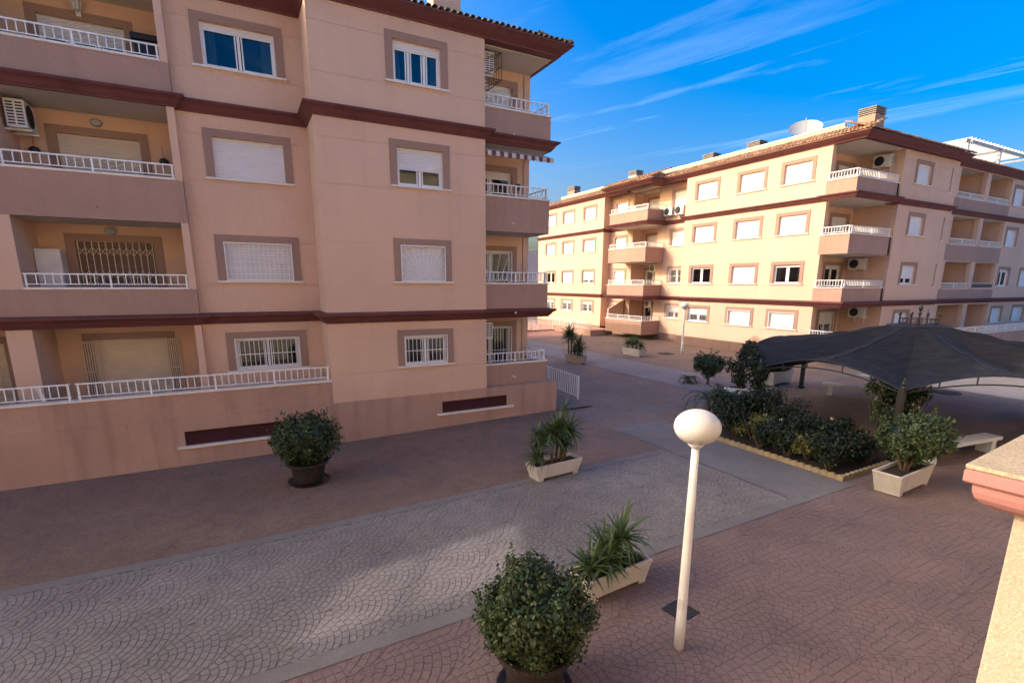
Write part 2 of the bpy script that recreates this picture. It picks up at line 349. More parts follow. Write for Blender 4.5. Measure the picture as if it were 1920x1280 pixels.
def window(fr, u0, u1, z0, z1, parent, shut=1.0, grille=None, sur=0.22, top=0.2, sill=True, leaves=2, curtain='curtain', door=False, shmat='shutter_white', simple=False, D=0.0):
    """u0..u1, z0..z1 is the clear opening; returns the window part"""
    df = D - 0.17
    mb = MB(); frame_bars(mb, fr, u0, u1, z0, z1, df, 0.06, 0.06)
    zs = z1 - (z1 - z0 - 0.02)*shut
    if shut < 0.97:
        for i in range(1, leaves):
            u = u0 + (u1 - u0)*i/leaves; fr.box(mb, u - 0.035, u + 0.035, z0 + 0.06, z1 - 0.06, df + 0.003, df + 0.055)
        for i in range(leaves):
            a = u0 + (u1 - u0)*i/leaves + 0.065; b = u0 + (u1 - u0)*(i+1)/leaves - 0.065
            frame_bars(mb, fr, a, b, z0 + 0.062, z1 - 0.062, df + 0.006, 0.035, 0.04)
    win = mb.build('door' if door else 'window', 'white_paint', parent, fix=False)
    mb = MB()
    if sur:
        fr.box(mb, u0 - sur, u1 + sur, z1, z1 + top, D + 0.0, D + 0.028)
        fr.box(mb, u0 - sur, u0, z0 - (0 if sill else 0.0), z1, D + 0.0, D + 0.028); fr.box(mb, u1, u1 + sur, z0, z1, D + 0.0, D + 0.028)
        mb.build('surround', 'surround', win, fix=False)
    if sill:
        mb = MB(); fr.box(mb, u0 - sur - 0.04, u1 + sur + 0.04, z0 - 0.055, z0 - 0.001, D - 0.16, D + 0.075)
        mb.build('sill', 'marble', win, fix=False)
    if shut > 0.01:
        mb = MB(); p = 0.048 if not simple else 0.09; z = z1 - 0.005
        ds = df + 0.062
        while z > zs + 0.005:
            zb = max(z - p, zs)
            q = [fr.p(u0 + 0.03, ds, z), fr.p(u1 - 0.03, ds, z), fr.p(u1 - 0.03, ds + 0.012, z - (z - zb)*0.3), fr.p(u0 + 0.03, ds + 0.012, z - (z - zb)*0.3),
                 fr.p(u1 - 0.03, ds + 0.012, z - (z - zb)*0.8), fr.p(u0 + 0.03, ds + 0.012, z - (z - zb)*0.8), fr.p(u1 - 0.03, ds, zb), fr.p(u0 + 0.03, ds, zb)]
            mb.add(q, [(0, 1, 2, 3), (3, 2, 4, 5), (5, 4, 6, 7)]); z = zb
        fr.box(mb, u0 + 0.03, u1 - 0.03, zs - 0.03, zs, ds - 0.01, ds + 0.016)
        fr.box(mb, u0 + 0.001, u0 + 0.03, z0, z1, ds - 0.002, ds + 0.02); fr.box(mb, u1 - 0.03, u1 - 0.001, z0, z1, ds - 0.002, ds + 0.02)
        mb.build('shutter', shmat, win, fix=False)
    if shut < 0.97:
        for i in range(leaves):
            a = u0 + (u1 - u0)*i/leaves + 0.07; b = u0 + (u1 - u0)*(i+1)/leaves - 0.07
            mb = MB(); fr.box(mb, a, b, z0 + 0.07, z1 - 0.07, df + 0.022, df + 0.026); mb.build('pane', 'glass', win, fix=False)
        if curtain:
            mb = MB(); nn = 26
            for side in (0, 1):
                a, b = (u0, u0 + (u1 - u0)*0.19) if side == 0 else (u1 - (u1 - u0)*0.19, u1)
                for i in range(nn):
                    ua, ub = a + (b - a)*i/nn, a + (b - a)*(i+1)/nn
                    da, db = df - 0.10 + 0.03*math.sin(i*1.9), df - 0.10 + 0.03*math.sin((i+1)*1.9)
                    mb.add([fr.p(ua, da, z0), fr.p(ub, db, z0), fr.p(ub, db, z1), fr.p(ua, da, z1)], [(0, 1, 2, 3)])
            mb.build('curtain', curtain, win, fix=False)
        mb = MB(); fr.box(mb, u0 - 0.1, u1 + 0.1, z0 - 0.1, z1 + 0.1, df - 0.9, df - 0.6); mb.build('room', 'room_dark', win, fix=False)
    if grille:
        mb = MB(); d = D + 0.03 if grille != 'bars_in' else D - 0.06
        e = 0.0
        if grille == 'sun':
            frame_bars(mb, fr, u0 - e, u1 + e, z0 + 0.01, z1 - 0.0, d, 0.028, 0.02); sun_grille(mb, fr, u0, u1, z0 + 0.03, z1 - 0.02, d + 0.01)
        else:
            frame_bars(mb, fr, u0, u1, z0 + 0.01, z1 - 0.01, d, 0.026, 0.02)
            k = int((u1 - u0)/0.125)
            for i in range(1, k):
                u = u0 + (u1 - u0)*i/k; mb.tube(fr.p(u, d + 0.01, z0 + 0.02), fr.p(u, d + 0.01, z1 - 0.02), 0.009, n=5)
            if grille == 'grid':
                k = 6
                for i in range(1, k):
                    z = z0 + (z1 - z0)*i/k; fr.box(mb, u0, u1, z - 0.006, z + 0.006, d + 0.012, d + 0.022)
            else:
                zm = (z0 + z1)/2; fr.box(mb, u0, u1, zm - 0.01, zm + 0.01, d + 0.012, d + 0.024)
        mb.build('grille', 'white_paint', win, fix=False)
    return win

BAL = {}
def baluster_mesh(h):
    k = round(h, 3)
    if k not in BAL:
        mb = MB(); mb.box(-0.011, 0.011, -0.011, 0.011, 0, h)
        me = bpy.data.meshes.new('baluster'); me.from_pydata(mb.v, [], mb.f); me.materials.append(M('white_paint')); BAL[k] = me
    return BAL[k]
def railing(fr, u0, u1, zc, parent, h=0.38, sub=True, pitch=0.165, post=1.55, d=-0.09, gap=0.07, mat='white_paint', zc1=None):
    """tube railing on a coping at zc (rising to zc1); parts: rails and posts, balusters as children"""
    zc1 = zc if zc1 is None else zc1
    zf = lambda u: zc + (zc1 - zc)*(u - u0)/(u1 - u0)
    mb = MB()
    def bar(za, hh, w):
        a = [fr.p(u0, d - w, zf(u0) + za), fr.p(u1, d - w, zf(u1) + za), fr.p(u1, d + w, zf(u1) + za), fr.p(u0, d + w, zf(u0) + za)]
        b = [(q[0], q[1], q[2] + hh) for q in a]
        mb.add(a + b, [(0, 3, 2, 1), (4, 5, 6, 7), (0, 1, 5, 4), (1, 2, 6, 5), (2, 3, 7, 6), (3, 0, 4, 7)])
    bar(h - 0.035, 0.035, 0.026); bar(gap, 0.022, 0.014)
    L_ = u1 - u0; npost = max(2, int(round(L_/post)) + 1)
    pu = [u0 + 0.05 + (L_ - 0.1)*i/(npost - 1) for i in range(npost)]
    for u in pu: fr.box(mb, u - 0.022, u + 0.022, zf(u), zf(u) + h - 0.035, d - 0.02, d + 0.02)
    k = int(L_/pitch); us = [u0 + L_*(i + 0.5)/k for i in range(k)]
    us = [u for u in us if min(abs(u - q) for q in pu) > 0.05]
    bh = h - 0.035 - gap - 0.022
    if not sub:
        for u in us: fr.box(mb, u - 0.011, u + 0.011, zf(u) + gap + 0.022, zf(u) + h - 0.035, d - 0.011, d + 0.011)
    r = mb.build('railing', mat, parent, fix=False)
    if sub:
        me = baluster_mesh(bh)
        for u in us:
            o = link('baluster', me, r); o.location = fr.p(u, d, zf(u) + gap + 0.022)
    return r
def coping(fr, u0, u1, z, parent, d0=-0.2, d1=0.04, h=0.055, mat='marble'):
    mb = MB(); fr.box(mb, u0, u1, z, z + h, d0, d1); return mb.build('coping', mat, parent, fix=False)

def sweep(path, prof, parent, name, mat, close_bottom=True):
    """sweep a profile of (outward, z) along a plan path, outward = right of travel, mitred"""
    n = len(path); P = [Vector((a, b)) for a, b in path]; off = []
    for i in range(n):
        ds = []
        if i > 0: ds.append((P[i] - P[i-1]).normalized())
        if i < n-1: ds.append((P[i+1] - P[i]).normalized())
        nr = [Vector((q.y, -q.x)) for q in ds]
        if len(nr) == 1: off.append(nr[0])
        else: off.append((nr[0] + nr[1]) / max(0.3, 1 + nr[0].dot(nr[1])))
    mb = MB(); m = len(prof); vs = []
    for i in range(n):
        for d, z in prof: q = P[i] + off[i]*d; vs.append((q.x, q.y, z))
    fs = []
    for i in range(n-1):
        for j in range(m):
            k = (j+1) % m
            fs.append((i*m + j, i*m + k, (i+1)*m + k, (i+1)*m + j))
    fs.append(tuple(range(m))); fs.append(tuple(reversed(range((n-1)*m, n*m))))
    mb.add(vs, fs); return mb.build(name, mat, parent)
def cornice_prof(z0, h=0.34, e=0.27):
    return [(-0.05, z0), (0.035, z0), (0.05, z0 + 0.035), (0.075, z0 + 0.055), (0.11, z0 + 0.10), (0.15, z0 + 0.16), (0.205, z0 + 0.205), (e - 0.02, z0 + 0.225), (e - 0.02, z0 + 0.245), (e, z0 + 0.25), (e, z0 + 0.295), (-0.05, z0 + h)]

# ------------------------------------------------------------------ ground
def sheet(name, x0, x1, y0, y1, dz, mat, struct=True, parent=None, kind='structure'):
    xs = sorted({x0, x1} | {q for q in (0.0, 32.0) if x0 < q < x1}); mb = MB()
    for a, b in zip(xs, xs[1:]): mb.add([(a, y0, zg(a) + dz), (b, y0, zg(b) + dz), (b, y1, zg(b) + dz), (a, y1, zg(a) + dz)], [(0, 1, 2, 3)])
    return mb.build(name, mat, parent, kind=kind, fix=False)
sheet('ground', -900, 1500, -900, 1500, -0.03, 'concrete')
P_strip = sheet('brown_pavement', -32, 10.79, 10.62, 18.6, -0.002, 'strip_brown')
P_grey = sheet('grey_pavement', -24, 10.80, 6.60, 10.42, -0.006, 'joint_grey')
sheet('grey_border', -24, 10.80, 10.40, 10.64, 0.004, 'smooth_grey'); sheet('grey_border', -24, 12.9, 6.33, 6.62, 0.004, 'smooth_grey')
sheet('grey_crossing', 10.84, 12.85, 6.62, 13.0, 0.002, 'smooth_grey')
sheet('crossing_joint', 10.78, 10.84, 6.62, 16, -0.004, 'joint_grey')
P_red = sheet('red_pavement', -24, 34, -1.2, 6.35, -0.006, 'joint_red')
sheet('plaza_pavement', 10.8, 60, 13.0, 60, -0.010, 'far_red')
sheet('plaza_pavement', 12.85, 60, 6.35, 13.0, -0.008, 'far_red')
sheet('plaza_pavement', 34, 60, -2, 6.35, -0.006, 'far_cream')
sheet('cream_court', 27.5, 60, 6.35, 14.5, -0.002, 'far_cream')
sheet('grey_lane', 17.9, 21.1, 14.6, 39, -0.002, 'far_grey'); sheet('lane_edge', 17.75, 17.9, 14.6, 39, 0.002, 'smooth_grey')
sheet('grey_lane', 12.85, 34, 14.2, 14.55, -0.001, 'smooth_grey')

def fan_pieces(x0, x1, y0, y1, Rf, ring, inside):
    """quads (4 plan corners) of stones laid in overlapping fans that bulge towards +X"""
    quads = []
    nr = int(round(Rf/ring)); ring = Rf/nr
    i0, i1 = int((x0 - 2*Rf)/Rf) - 1, int((x1 + 2*Rf)/Rf) + 2
    for i in range(i0, i1):
        cx = i*Rf
        j0, j1 = int((y0 - 2*Rf)/(2*Rf)) - 1, int((y1 + 2*Rf)/(2*Rf)) + 2
        for j in range(j0, j1):
            cy = j*2*Rf + (Rf if i % 2 else 0)
            if not (x0 - Rf < cx < x1 + 2*Rf and y0 - Rf < cy < y1 + Rf): continue
            tx = cx - 0.62*Rf; nk = int(round(1.62*Rf/ring)); rg = 1.62*Rf/nk; fr_c = [(cx - Rf, cy + Rf), (cx - Rf, cy - Rf)]
            def pin(p):
                x, y = p
                for ax, ay in fr_c:
                    d = math.hypot(x - ax, y - ay)
                    if 1e-6 < d < Rf + 0.004: x, y = ax + (x - ax)*(Rf + 0.004)/d, ay + (y - ay)*(Rf + 0.004)/d
                d = math.hypot(x - cx, y - cy)
                if d > Rf - 0.004: x, y = cx + (x - cx)*(Rf - 0.004)/d, cy + (y - cy)*(Rf - 0.004)/d
                return (x, y)
            for k in range(nk):
                ra, rb = k*rg + 0.004, (k+1)*rg - 0.004; rm = (ra + rb)/2
                m = max(3, int(round(1.9*PI*rm/0.14))); g = 0.004/rm; ph = (k % 2)*PI*0.95/m
                for q in range(m):
                    ta, tb = -0.95*PI + 1.9*PI*q/m + g + ph, -0.95*PI + 1.9*PI*(q+1)/m - g + ph
                    raw = [(tx + rr*math.cos(tt), cy + rr*math.sin(tt)) for rr, tt in ((ra, ta), (rb, ta), (rb, tb), (ra, tb))]
                    ins = sum(1 for a_, b_ in raw if math.hypot(a_ - cx, b_ - cy) <= Rf and all(math.hypot(a_ - ax, b_ - ay) >= Rf for ax, ay in fr_c))
                    if ins < 1: continue
                    quads.append([pin(c_) for c_ in raw])
    res = []
    for q in quads:
        mx_, my_ = sum(p[0] for p in q)/4, sum(p[1] for p in q)/4
        if not (x0 < mx_ < x1 and y0 < my_ < y1 and inside(mx_, my_)): continue
        q = [(min(max(p[0], x0), x1), min(max(p[1], y0), y1)) for p in q]
        ar = abs(sum(q[i][0]*q[(i+1) % 4][1] - q[(i+1) % 4][0]*q[i][1] for i in range(4)))/2
        if ar > 0.0009: res.append(q)
    return res
def stone_geo(q, h, jit):
    cx, cy = sum(p[0] for p in q)/4, sum(p[1] for p in q)/4; top = []; bot = []
    hh = h*random.uniform(0.75, 1.1); tx, ty = random.uniform(-jit, jit), random.uniform(-jit, jit)
    for x, y in q:
        bot.append((x, y, zg(x) - 0.012)); ix, iy = cx + (x - cx)*0.93, cy + (y - cy)*0.93
        top.append((ix, iy, zg(ix) - 0.004 + hh + (ix - cx)*tx + (iy - cy)*ty))
    return bot + top, [(4, 5, 6, 7), (0, 1, 5, 4), (1, 2, 6, 5), (2, 3, 7, 6), (3, 0, 4, 7)]
def lay(parent, mat, quads, nsingle, h=0.007, jit=0.004):
    quads.sort(key=lambda q: (q[0][0] - 1.6)**2 + (q[0][1] - 5.2)**2)
    for q in quads[:nsingle]:
        v, f = stone_geo(q, h, jit); me = bpy.data.meshes.new('stone'); me.from_pydata(v, [], f); me.materials.append(M(mat)); link('stone', me, parent)
    mb = MB()
    for q in quads[nsingle:]:
        v, f = stone_geo(q, h, jit); mb.add(v, f)
    return mb.build('stone_field', mat, parent, kind='stuff', fix=False)
lay(P_grey, 'stone_grey', fan_pieces(-9, 10.78, 6.62, 10.41, 0.63, 0.105, lambda x, y: x > -8 + (y - 6)*0.5), 300)
lay(P_red, 'stone_red', fan_pieces(-2, 20, 1.2, 6.33, 0.75, 0.125, lambda x, y: y > 1.2 + 0.0*x), 300, 0.0055)
#lay(P_strip, 'stone_brown', fan_pieces(-8, 10.74, 10.65, 16.15, 0.42, 0.105, lambda x, y: True), 0, 0.006, 0.003)

# ------------------------------------------------------------------ shared roof / wall pieces
TILE_ME = None
def tile_mesh(mat):
    mb = MB(); n = 6; Lt = 0.42; vs = []
    for k, (y, r) in enumerate(((0, 0.085), (Lt, 0.066))):
        for rr in (r, r - 0.014):
            for i in range(n + 1):
                a = PI*i/n; vs.append((rr*math.cos(a), y, rr*math.sin(a)*0.9))
    m = n + 1; fs = []
    for i in range(n):
        fs.append((i, i+1, 2*m + i+1, 2*m + i)); fs.append((m + i, 3*m + i, 3*m + i+1, m + i+1)); fs.append((i, m + i, m + i+1, i+1))
    mb.add(vs, fs); me = bpy.data.meshes.new('roof_tile'); me.from_pydata(mb.v, [], mb.f); me.materials.append(M(mat)); return me
def tile_field(mb, p0, along, up, length, rows, pitch=0.2, rl=0.36, slope=0.26):
    """barrel tiles joined in one mesh: p0 eave start, along = unit plan dir, up = plan dir up the slope"""
    n = 5; cols = int(length/pitch)
    for c in range(cols):
        for r in range(rows):
            base = Vector(p0) + Vector((along[0], along[1], 0))*(c + 0.5)*pitch + Vector((up[0], up[1], slope))*(r*rl)
            base.z += random.uniform(-0.012, 0.012) + 0.01
            vs = []
            for y, rr in ((-0.03, 0.088), (rl + 0.02, 0.07)):
                for i in range(n + 1):
                    a = PI*i/n
                    q = base + Vector((along[0], along[1], 0))*(rr*math.cos(a)) + Vector((up[0], up[1], slope))*y + Vector((0, 0, rr*math.sin(a) + (0.02 if y < 0 else 0)))
                    vs.append(q)
            m = n + 1
            mb.add(vs, [(i, i+1, m + i+1, m + i) for i in range(n)] + [tuple(range(m))])
    return mb
def chimney(x, y, z0, w, d, h, parent, mat='cream'):
    mb = MB(); mb.box(x - w/2, x + w/2, y - d/2, y + d/2, z0, z0 + h); c = mb.build('chimney', mat, parent, fix=False)
    mb = MB(); z = z0 + h
    for i in range(4):
        mb.box(x - w/2 - 0.03, x + w/2 + 0.03, y - d/2 - 0.03, y + d/2 + 0.03, z + 0.10*i + 0.045, z + 0.10*i + 0.095)
    mb.box(x - w/2 + 0.06, x + w/2 - 0.06, y - d/2 + 0.06, y + d/2 - 0.06, z, z + 0.40)
    mb.build('cowl', 'cowl', c, fix=False); return c
T = [3.36, 6.22, 9.08, 11.98]; SI = [2.38, 5.10, 7.98, 10.87]      # clear head and sill of the four storeys
GROOVES = [z + 0.02 for z in T] + [z - 0.12 for z in SI]

# ------------------------------------------------------------------ building A (left)
A = root('apartment_building', (3, 17, 0), 'peach apartment block filling the left with bay front, brown balconies and red cornices', 'building')
FB = Fr('Y-', 16.2); FRc = Fr('Y-', 17.65); FP = Fr('Y-', 17.4); FK = Fr('Y-', 19.2)
FCn = Fr('Y-', 16.5); FCk = Fr('Y-', 18.0); FCs = Fr('X+', 10.25)
# plinth with two basement louvres
vents = [(-1.74, 0.74, 0.57, 0.98), (5.85, 8.38, 0.63, 1.03)]
wall(FB, -9.6, 10.56, -0.4, 1.36, vents, A, 'plinth', 0.3)
for u0, u1, z0, z1 in vents:
    mb = MB(); frame_bars(mb, FB, u0, u1, z0, z1, -0.10, 0.03, 0.05); v = mb.build('basement_louvre', 'vent_red', A, fix=False)
    k = 9
    for i in range(k):
        z = z0 + 0.03 + (z1 - z0 - 0.06)*(i + 0.5)/k; mb = MB()
        mb.add([FB.p(u0 + 0.03, -0.10, z + 0.02), FB.p(u1 - 0.03, -0.10, z + 0.02), FB.p(u1 - 0.03, -0.06, z - 0.02), FB.p(u0 + 0.03, -0.06, z - 0.02), FB.p(u0 + 0.03, -0.105, z + 0.014), FB.p(u1 - 0.03, -0.105, z + 0.014), FB.p(u1 - 0.03, -0.065, z - 0.026), FB.p(u0 + 0.03, -0.065, z - 0.026)],
               [(0, 1, 2, 3), (4, 7, 6, 5), (3, 2, 6, 7)]); mb.build('slat', 'vent_red', v, fix=False)
    mb = MB(); FB.box(mb, u0, u1, z0, z1, -0.28, -0.15); mb.build('backing', 'room_dark', v, fix=False)
    mb = MB(); FB.box(mb, u0 - 0.2, u1 + 0.25, z0 - 0.07, z0 - 0.002, -0.1, 0.07); mb.build('sill', 'marble', v, fix=False)
mb = MB(); mb.box(10.26, 10.56, 16.5, 24, -0.4, 1.36); mb.box(7.4, 10.27, 16.49, 18.2, 1.1, 1.355); mb.build('wall', 'plinth', A, fix=False)
# terrace parapet and floor
wall(FB, -9.6, 2.27, 1.362, 2.05, [], A, 'plinth', 0.2, d=-0.015)
coping(FB, -9.6, 2.27, 2.05, A, -0.24, 0.03)
railing(FB, -9.0, -4.02, 2.105, A, 0.42); railing(FB, -3.92, 2.22, 2.105, A, 0.42)
mb = MB(); mb.box(-9.6, 2.3, 16.3, 19.3, 1.2, 1.5); mb.box(7.5, 10.2, 16.6, 18.1, 1.3, 1.5); mb.build('terrace_floor', 'concrete', A, fix=False)
# bay
bay_w = [(4.60, 6.08, SI[i], T[i]) for i in range(4)]
wall(FB, 2.27, 7.56, 1.362, 12.62, bay_w, A, grooves=GROOVES)
mb = MB(); mb.box(2.27, 2.55, 16.48, 17.7, 1.362, 12.62); mb.box(7.28, 7.56, 16.48, 18.0, 1.362, 12.62); mb.build('wall', 'cream', A, fix=False)
for z in GROOVES: pass
window(FB, *bay_w[0], A, 0.10, 'bars', leaves=2)
window(FB, *bay_w[1], A, 1.0, 'sun')
window(FB, *bay_w[2], A, 0.55, None, curtain=None)
window(FB, *bay_w[3], A, 0.20, None, leaves=3)
# recessed wall
rec_w = [(-0.29, 1.56, SI[i], T[i]) for i in range(4)]
wall(FRc, -1.09, 2.27, 1.45, 12.62, rec_w, A, grooves=GROOVES)
window(FRc, *rec_w[0], A, 0.06, 'bars', curtain=None); window(FRc, *rec_w[1], A, 1.0, 'grid'); window(FRc, *rec_w[2], A, 1.0, None); window(FRc, *rec_w[3], A, 0.15, None, curtain='curtain')
# left loggia stack: side walls, back wall, slabs
mb = MB(); mb.box(-1.27, -1.09, 17.4, 19.3, 1.45, 12.62); mb.build('wall', 'cream', A, fix=False)
mb = MB(); mb.box(-5.37, -4.85, 17.4, 19.3, 1.45, 12.62); mb.box(-9.6, -9.0, 17.4, 19.3, 1.45, 12.62); mb.build('wall', 'cream', A, fix=False)
doors = []
for i in range(4):
    zf = [1.5, 4.15, 7.02, 9.95][i]
    doors.append((-4.05, -2.17, zf + 0.02, T[i] - 0.02)); doors.append((-8.1, -6.0, zf + 0.02, T[i] - 0.02))
wall(FK, -9.6, -1.09, 1.45, 12.62, doors, A, grooves=GROOVES)
for z0, z1 in ((3.83, 4.15), (6.66, 7.02), (9.63, 9.95), (12.52, 12.64)):
    mb = MB(); mb.box(-9.6, -1.10, 17.42, 19.25, z0, z1); mb.build('balcony_slab', 'ceiling', A, fix=False)
for z0, z1 in ((3.9, 4.85), (6.66, 7.78), (9.7, 10.70)):
    wall(FP, -9.6, -1.09, z0, z1, [], A, 'mauve', 0.18, d=0.004)
    coping(FP, -4.85, -1.27, z1, A, -0.22, 0.03); coping(FP, -9.0, -5.37, z1, A, -0.22, 0.03)
    railing(FP, -4.85, -1.27, z1 + 0.055, A, 0.36); railing(FP, -9.0, -5.37, z1 + 0.055, A, 0.36, sub=False)
    mb = MB()
    zz = {3.9: 4.07, 6.66: 6.98, 9.7: 9.99}[z0]
    mb.tube(FP.p(-3.1, -0.05, zz), FP.p(-3.1, 0.16 if z0 != 6.66 else 0.09, zz - 0.012), 0.022, n=8); mb.build('drain_spout', 'grey_metal', A)
mb = MB(); mb.tube(FB.p(-2.99, -0.05, 1.30), FB.p(-2.99, 0.09, 1.29), 0.022, n=8); mb.build('drain_spout', 'grey_metal', A)
window(FK, *doors[6], A, 0.24, None, sill=False, door=True, leaves=3, curtain='curtain_blue')
window(FK, *doors[4], A, 1.0, None, sill=False, door=True, shmat='shutter_beige')
window(FK, *doors[2], A, 1.0, None, sill=False, door=True, shmat='shutter_brown')
w1 = window(FK, *doors[0], A, 1.0, None, sill=False, door=True, shmat='shutter_beige')
for k in (1, 3, 5, 7): window(FK, *doors[k], A, 1.0, None, sill=False, door=True, shmat='shutter_beige')
# scissor gate across the first-floor balcony door and at the left of the terrace
def scissor(fr, u0, u1, z0, z1, d, parent):
    mb = MB(); n = int((u1 - u0)/0.16); w = (u1 - u0)/n
    for i in range(n + 1): fr.box(mb, u0 + i*w - 0.009, u0 + i*w + 0.009, z0, z1, d, d + 0.018)
    h = 0.22
    for i in range(n):
        for zc_ in (z1 - 0.28, (z0 + z1)/2 + 0.05, (z0 + z1)/2 - 0.25, z0 + 0.35):
            mb.tube(fr.p(u0 + i*w, d + 0.022, zc_ - h/2), fr.p(u0 + (i+1)*w, d + 0.022, zc_ + h/2), 0.008, n=4)
            mb.tube(fr.p(u0 + i*w, d + 0.030, zc_ + h/2), fr.p(u0 + (i+1)*w, d + 0.030, zc_ - h/2), 0.008, n=4)
    return mb.build('scissor_gate', 'shutter_beige', parent)
scissor(FK, -4.0, -2.22, 4.2, 6.2, -0.03, A); scissor(FK, -8.05, -6.05, 1.55, 3.3, -0.03, A)
# folded grilles either side of the terrace door
for ua, ub in ((-4.28, -3.93), (-2.19, -1.86)):
    mb = MB()
    for i in range(7):
        u = ua + (ub - ua)*i/6; FK.box(mb, u - 0.012, u + 0.012, 1.55, 3.33, 0.05, 0.09)
    for z in (1.6, 2.4, 3.28): FK.box(mb, ua, ub, z - 0.015, z + 0.015, 0.045, 0.06)
    mb.build('folded_grille', 'shutter_beige', w1, fix=False)
# corner loggia stack
mb = MB(); mb.box(9.97, 10.25, 18.0, 28.5, -0.2, 12.62); mb.build('wall', 'cream', A, fix=False)
cd = []
for i in range(4):
    zf = [1.5, 4.15, 7.05, 9.98][i]; cd.append((7.75, 9.50, zf + 0.02, T[i] + 0.03))
wall(FCk, 7.5, 10.0, 1.4, 12.62, cd, A, grooves=GROOVES)
window(FCk, *cd[3], A, 1.0, None, sill=False, door=True); window(FCk, *cd[2], A, 0.12, None, sill=False, door=True, curtain='curtain_blue')
window(FCk, *cd[1], A, 0.03, 'sun', sill=False, door=True); window(FCk, *cd[0], A, 0.03, 'bars', sill=False, door=True)
for z0, z1 in ((3.83, 4.15), (6.82, 7.05), (9.63, 9.98), (12.53, 12.64)):
    mb = MB(); mb.box(7.5, 10.23, 16.52, 18.05, z0, z1); mb.build('balcony_slab', 'ceiling', A, fix=False)
for z0, z1 in ((1.362, 2.12), (3.9, 5.02), (6.82, 7.96), (9.7, 10.73)):
    wall(FCn, 7.56, 10.25, z0, z1, [], A, 'mauve', 0.15); wall(FCs, 16.65, 18.0, z0, z1, [], A, 'mauve', 0.15)
    coping(FCn, 7.56, 10.29, z1, A, -0.18, 0.04); coping(FCs, 16.68, 18.0, z1, A, -0.18, 0.04)
    railing(FCn, 7.60, 10.22, z1 + 0.055, A, 0.38, d=-0.07); railing(FCs, 16.6, 18.0, z1 + 0.055, A, 0.38, d=-0.07)
    mb = MB(); mb.tube(FCn.p(8.75, -0.05, z0 + (0.30 if z0 != 3.9 else 0.14)), FCn.p(8.75, 0.30 if z0 < 5 else 0.10, z0 + (0.29 if z0 != 3.9 else 0.12)), 0.028, n=8); mb.build('drain_spout', 'white_dull', A)
# cornices and eaves
pathA = [(-9.6, 17.4), (-1.09, 17.4), (-1.09, 17.65), (2.27, 17.65), (2.27, 16.2), (7.56, 16.2), (7.56, 16.5), (10.25, 16.5), (10.25, 24)]
sweep(pathA, cornice_prof(3.83), A, 'cornice', 'cornice_red'); sweep(pathA, cornice_prof(9.63), A, 'cornice', 'cornice_red')
pathE = [(-9.6, 17.4), (-1.09, 17.4), (-1.09, 17.65), (2.27, 17.65), (2.27, 16.2), (10.35, 16.2), (10.35, 28.5)]
sweep(pathE, [(-1.9, 12.60), (0.0, 12.545), (0.04, 12.545), (0.06, 12.59), (0.12, 12.63), (0.22, 12.70), (0.33, 12.80), (0.36, 12.81), (0.36, 12.86), (-1.9, 12.90)], A, 'eave', 'cornice_red')
# roof: deck, tiles, flat top
mb = MB()
mb.add([(2.0, 15.86, 12.868), (10.68, 15.86, 12.868), (10.68, 28.4, 12.868), (9.1, 28.4, 13.30), (9.1, 17.5, 13.30), (2.0, 17.5, 13.30)], [(0, 1, 4, 5), (1, 2, 3, 4)])
mb.add([(-9.6, 17.1, 12.868), (2.0, 17.1, 12.868), (2.0, 18.4, 13.22), (-9.6, 18.4, 13.22)], [(0, 1, 2, 3)])
mb.box(-9.6, 9.1, 18.4, 28.4, 12.6, 13.2)
roofA = mb.build('roof', 'tile_old', A)
tm = tile_mesh('tile_old'); sl_a = math.atan(0.26)
for c in range(43):
    for r in range(4):
        x = 10.62 - c*0.2
        if x - 0.0 > 10.7 - r*0.36: continue
        o = link('roof_tile', tm, roofA); o.location = (x, 15.84 + r*0.36, 12.885 + r*0.36*0.26 + random.uniform(-0.01, 0.012)); o.rotation_euler = (sl_a, random.uniform(-0.04, 0.04), random.uniform(-0.03, 0.03))
mb = MB(); tile_field(mb, (10.70, 16.2, 12.885), (0, 1), (-1, 0), 8.0, 3); tile_field(mb, (-6, 17.08, 12.885), (1, 0), (0, 1), 8.0, 3)
for k in range(7):      # hip ridge
    a = Vector((10.64 - 0.22*k, 15.9 + 0.22*k, 12.93 + 0.075*k)); mb.tube(a, a + Vector((-0.3, 0.3, 0.10)), 0.10, 0.085, 8)
mb.build('roof_tiles', 'tile_old', roofA, kind='stuff')
chimney(6.9, 17.95, 13.1, 0.95, 0.6, 1.5, roofA)
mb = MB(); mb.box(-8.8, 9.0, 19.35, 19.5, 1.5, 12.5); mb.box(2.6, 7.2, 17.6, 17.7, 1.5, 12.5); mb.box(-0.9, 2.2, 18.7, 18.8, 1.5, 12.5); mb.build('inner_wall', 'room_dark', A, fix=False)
mb = MB(); mb.box(-9.6, 9.9, 28.2, 28.5, -0.2, 12.7); mb.box(-9.6, -9.3, 19.5, 28.2, -0.2, 12.7); mb.build('wall', 'cream', A, fix=False)


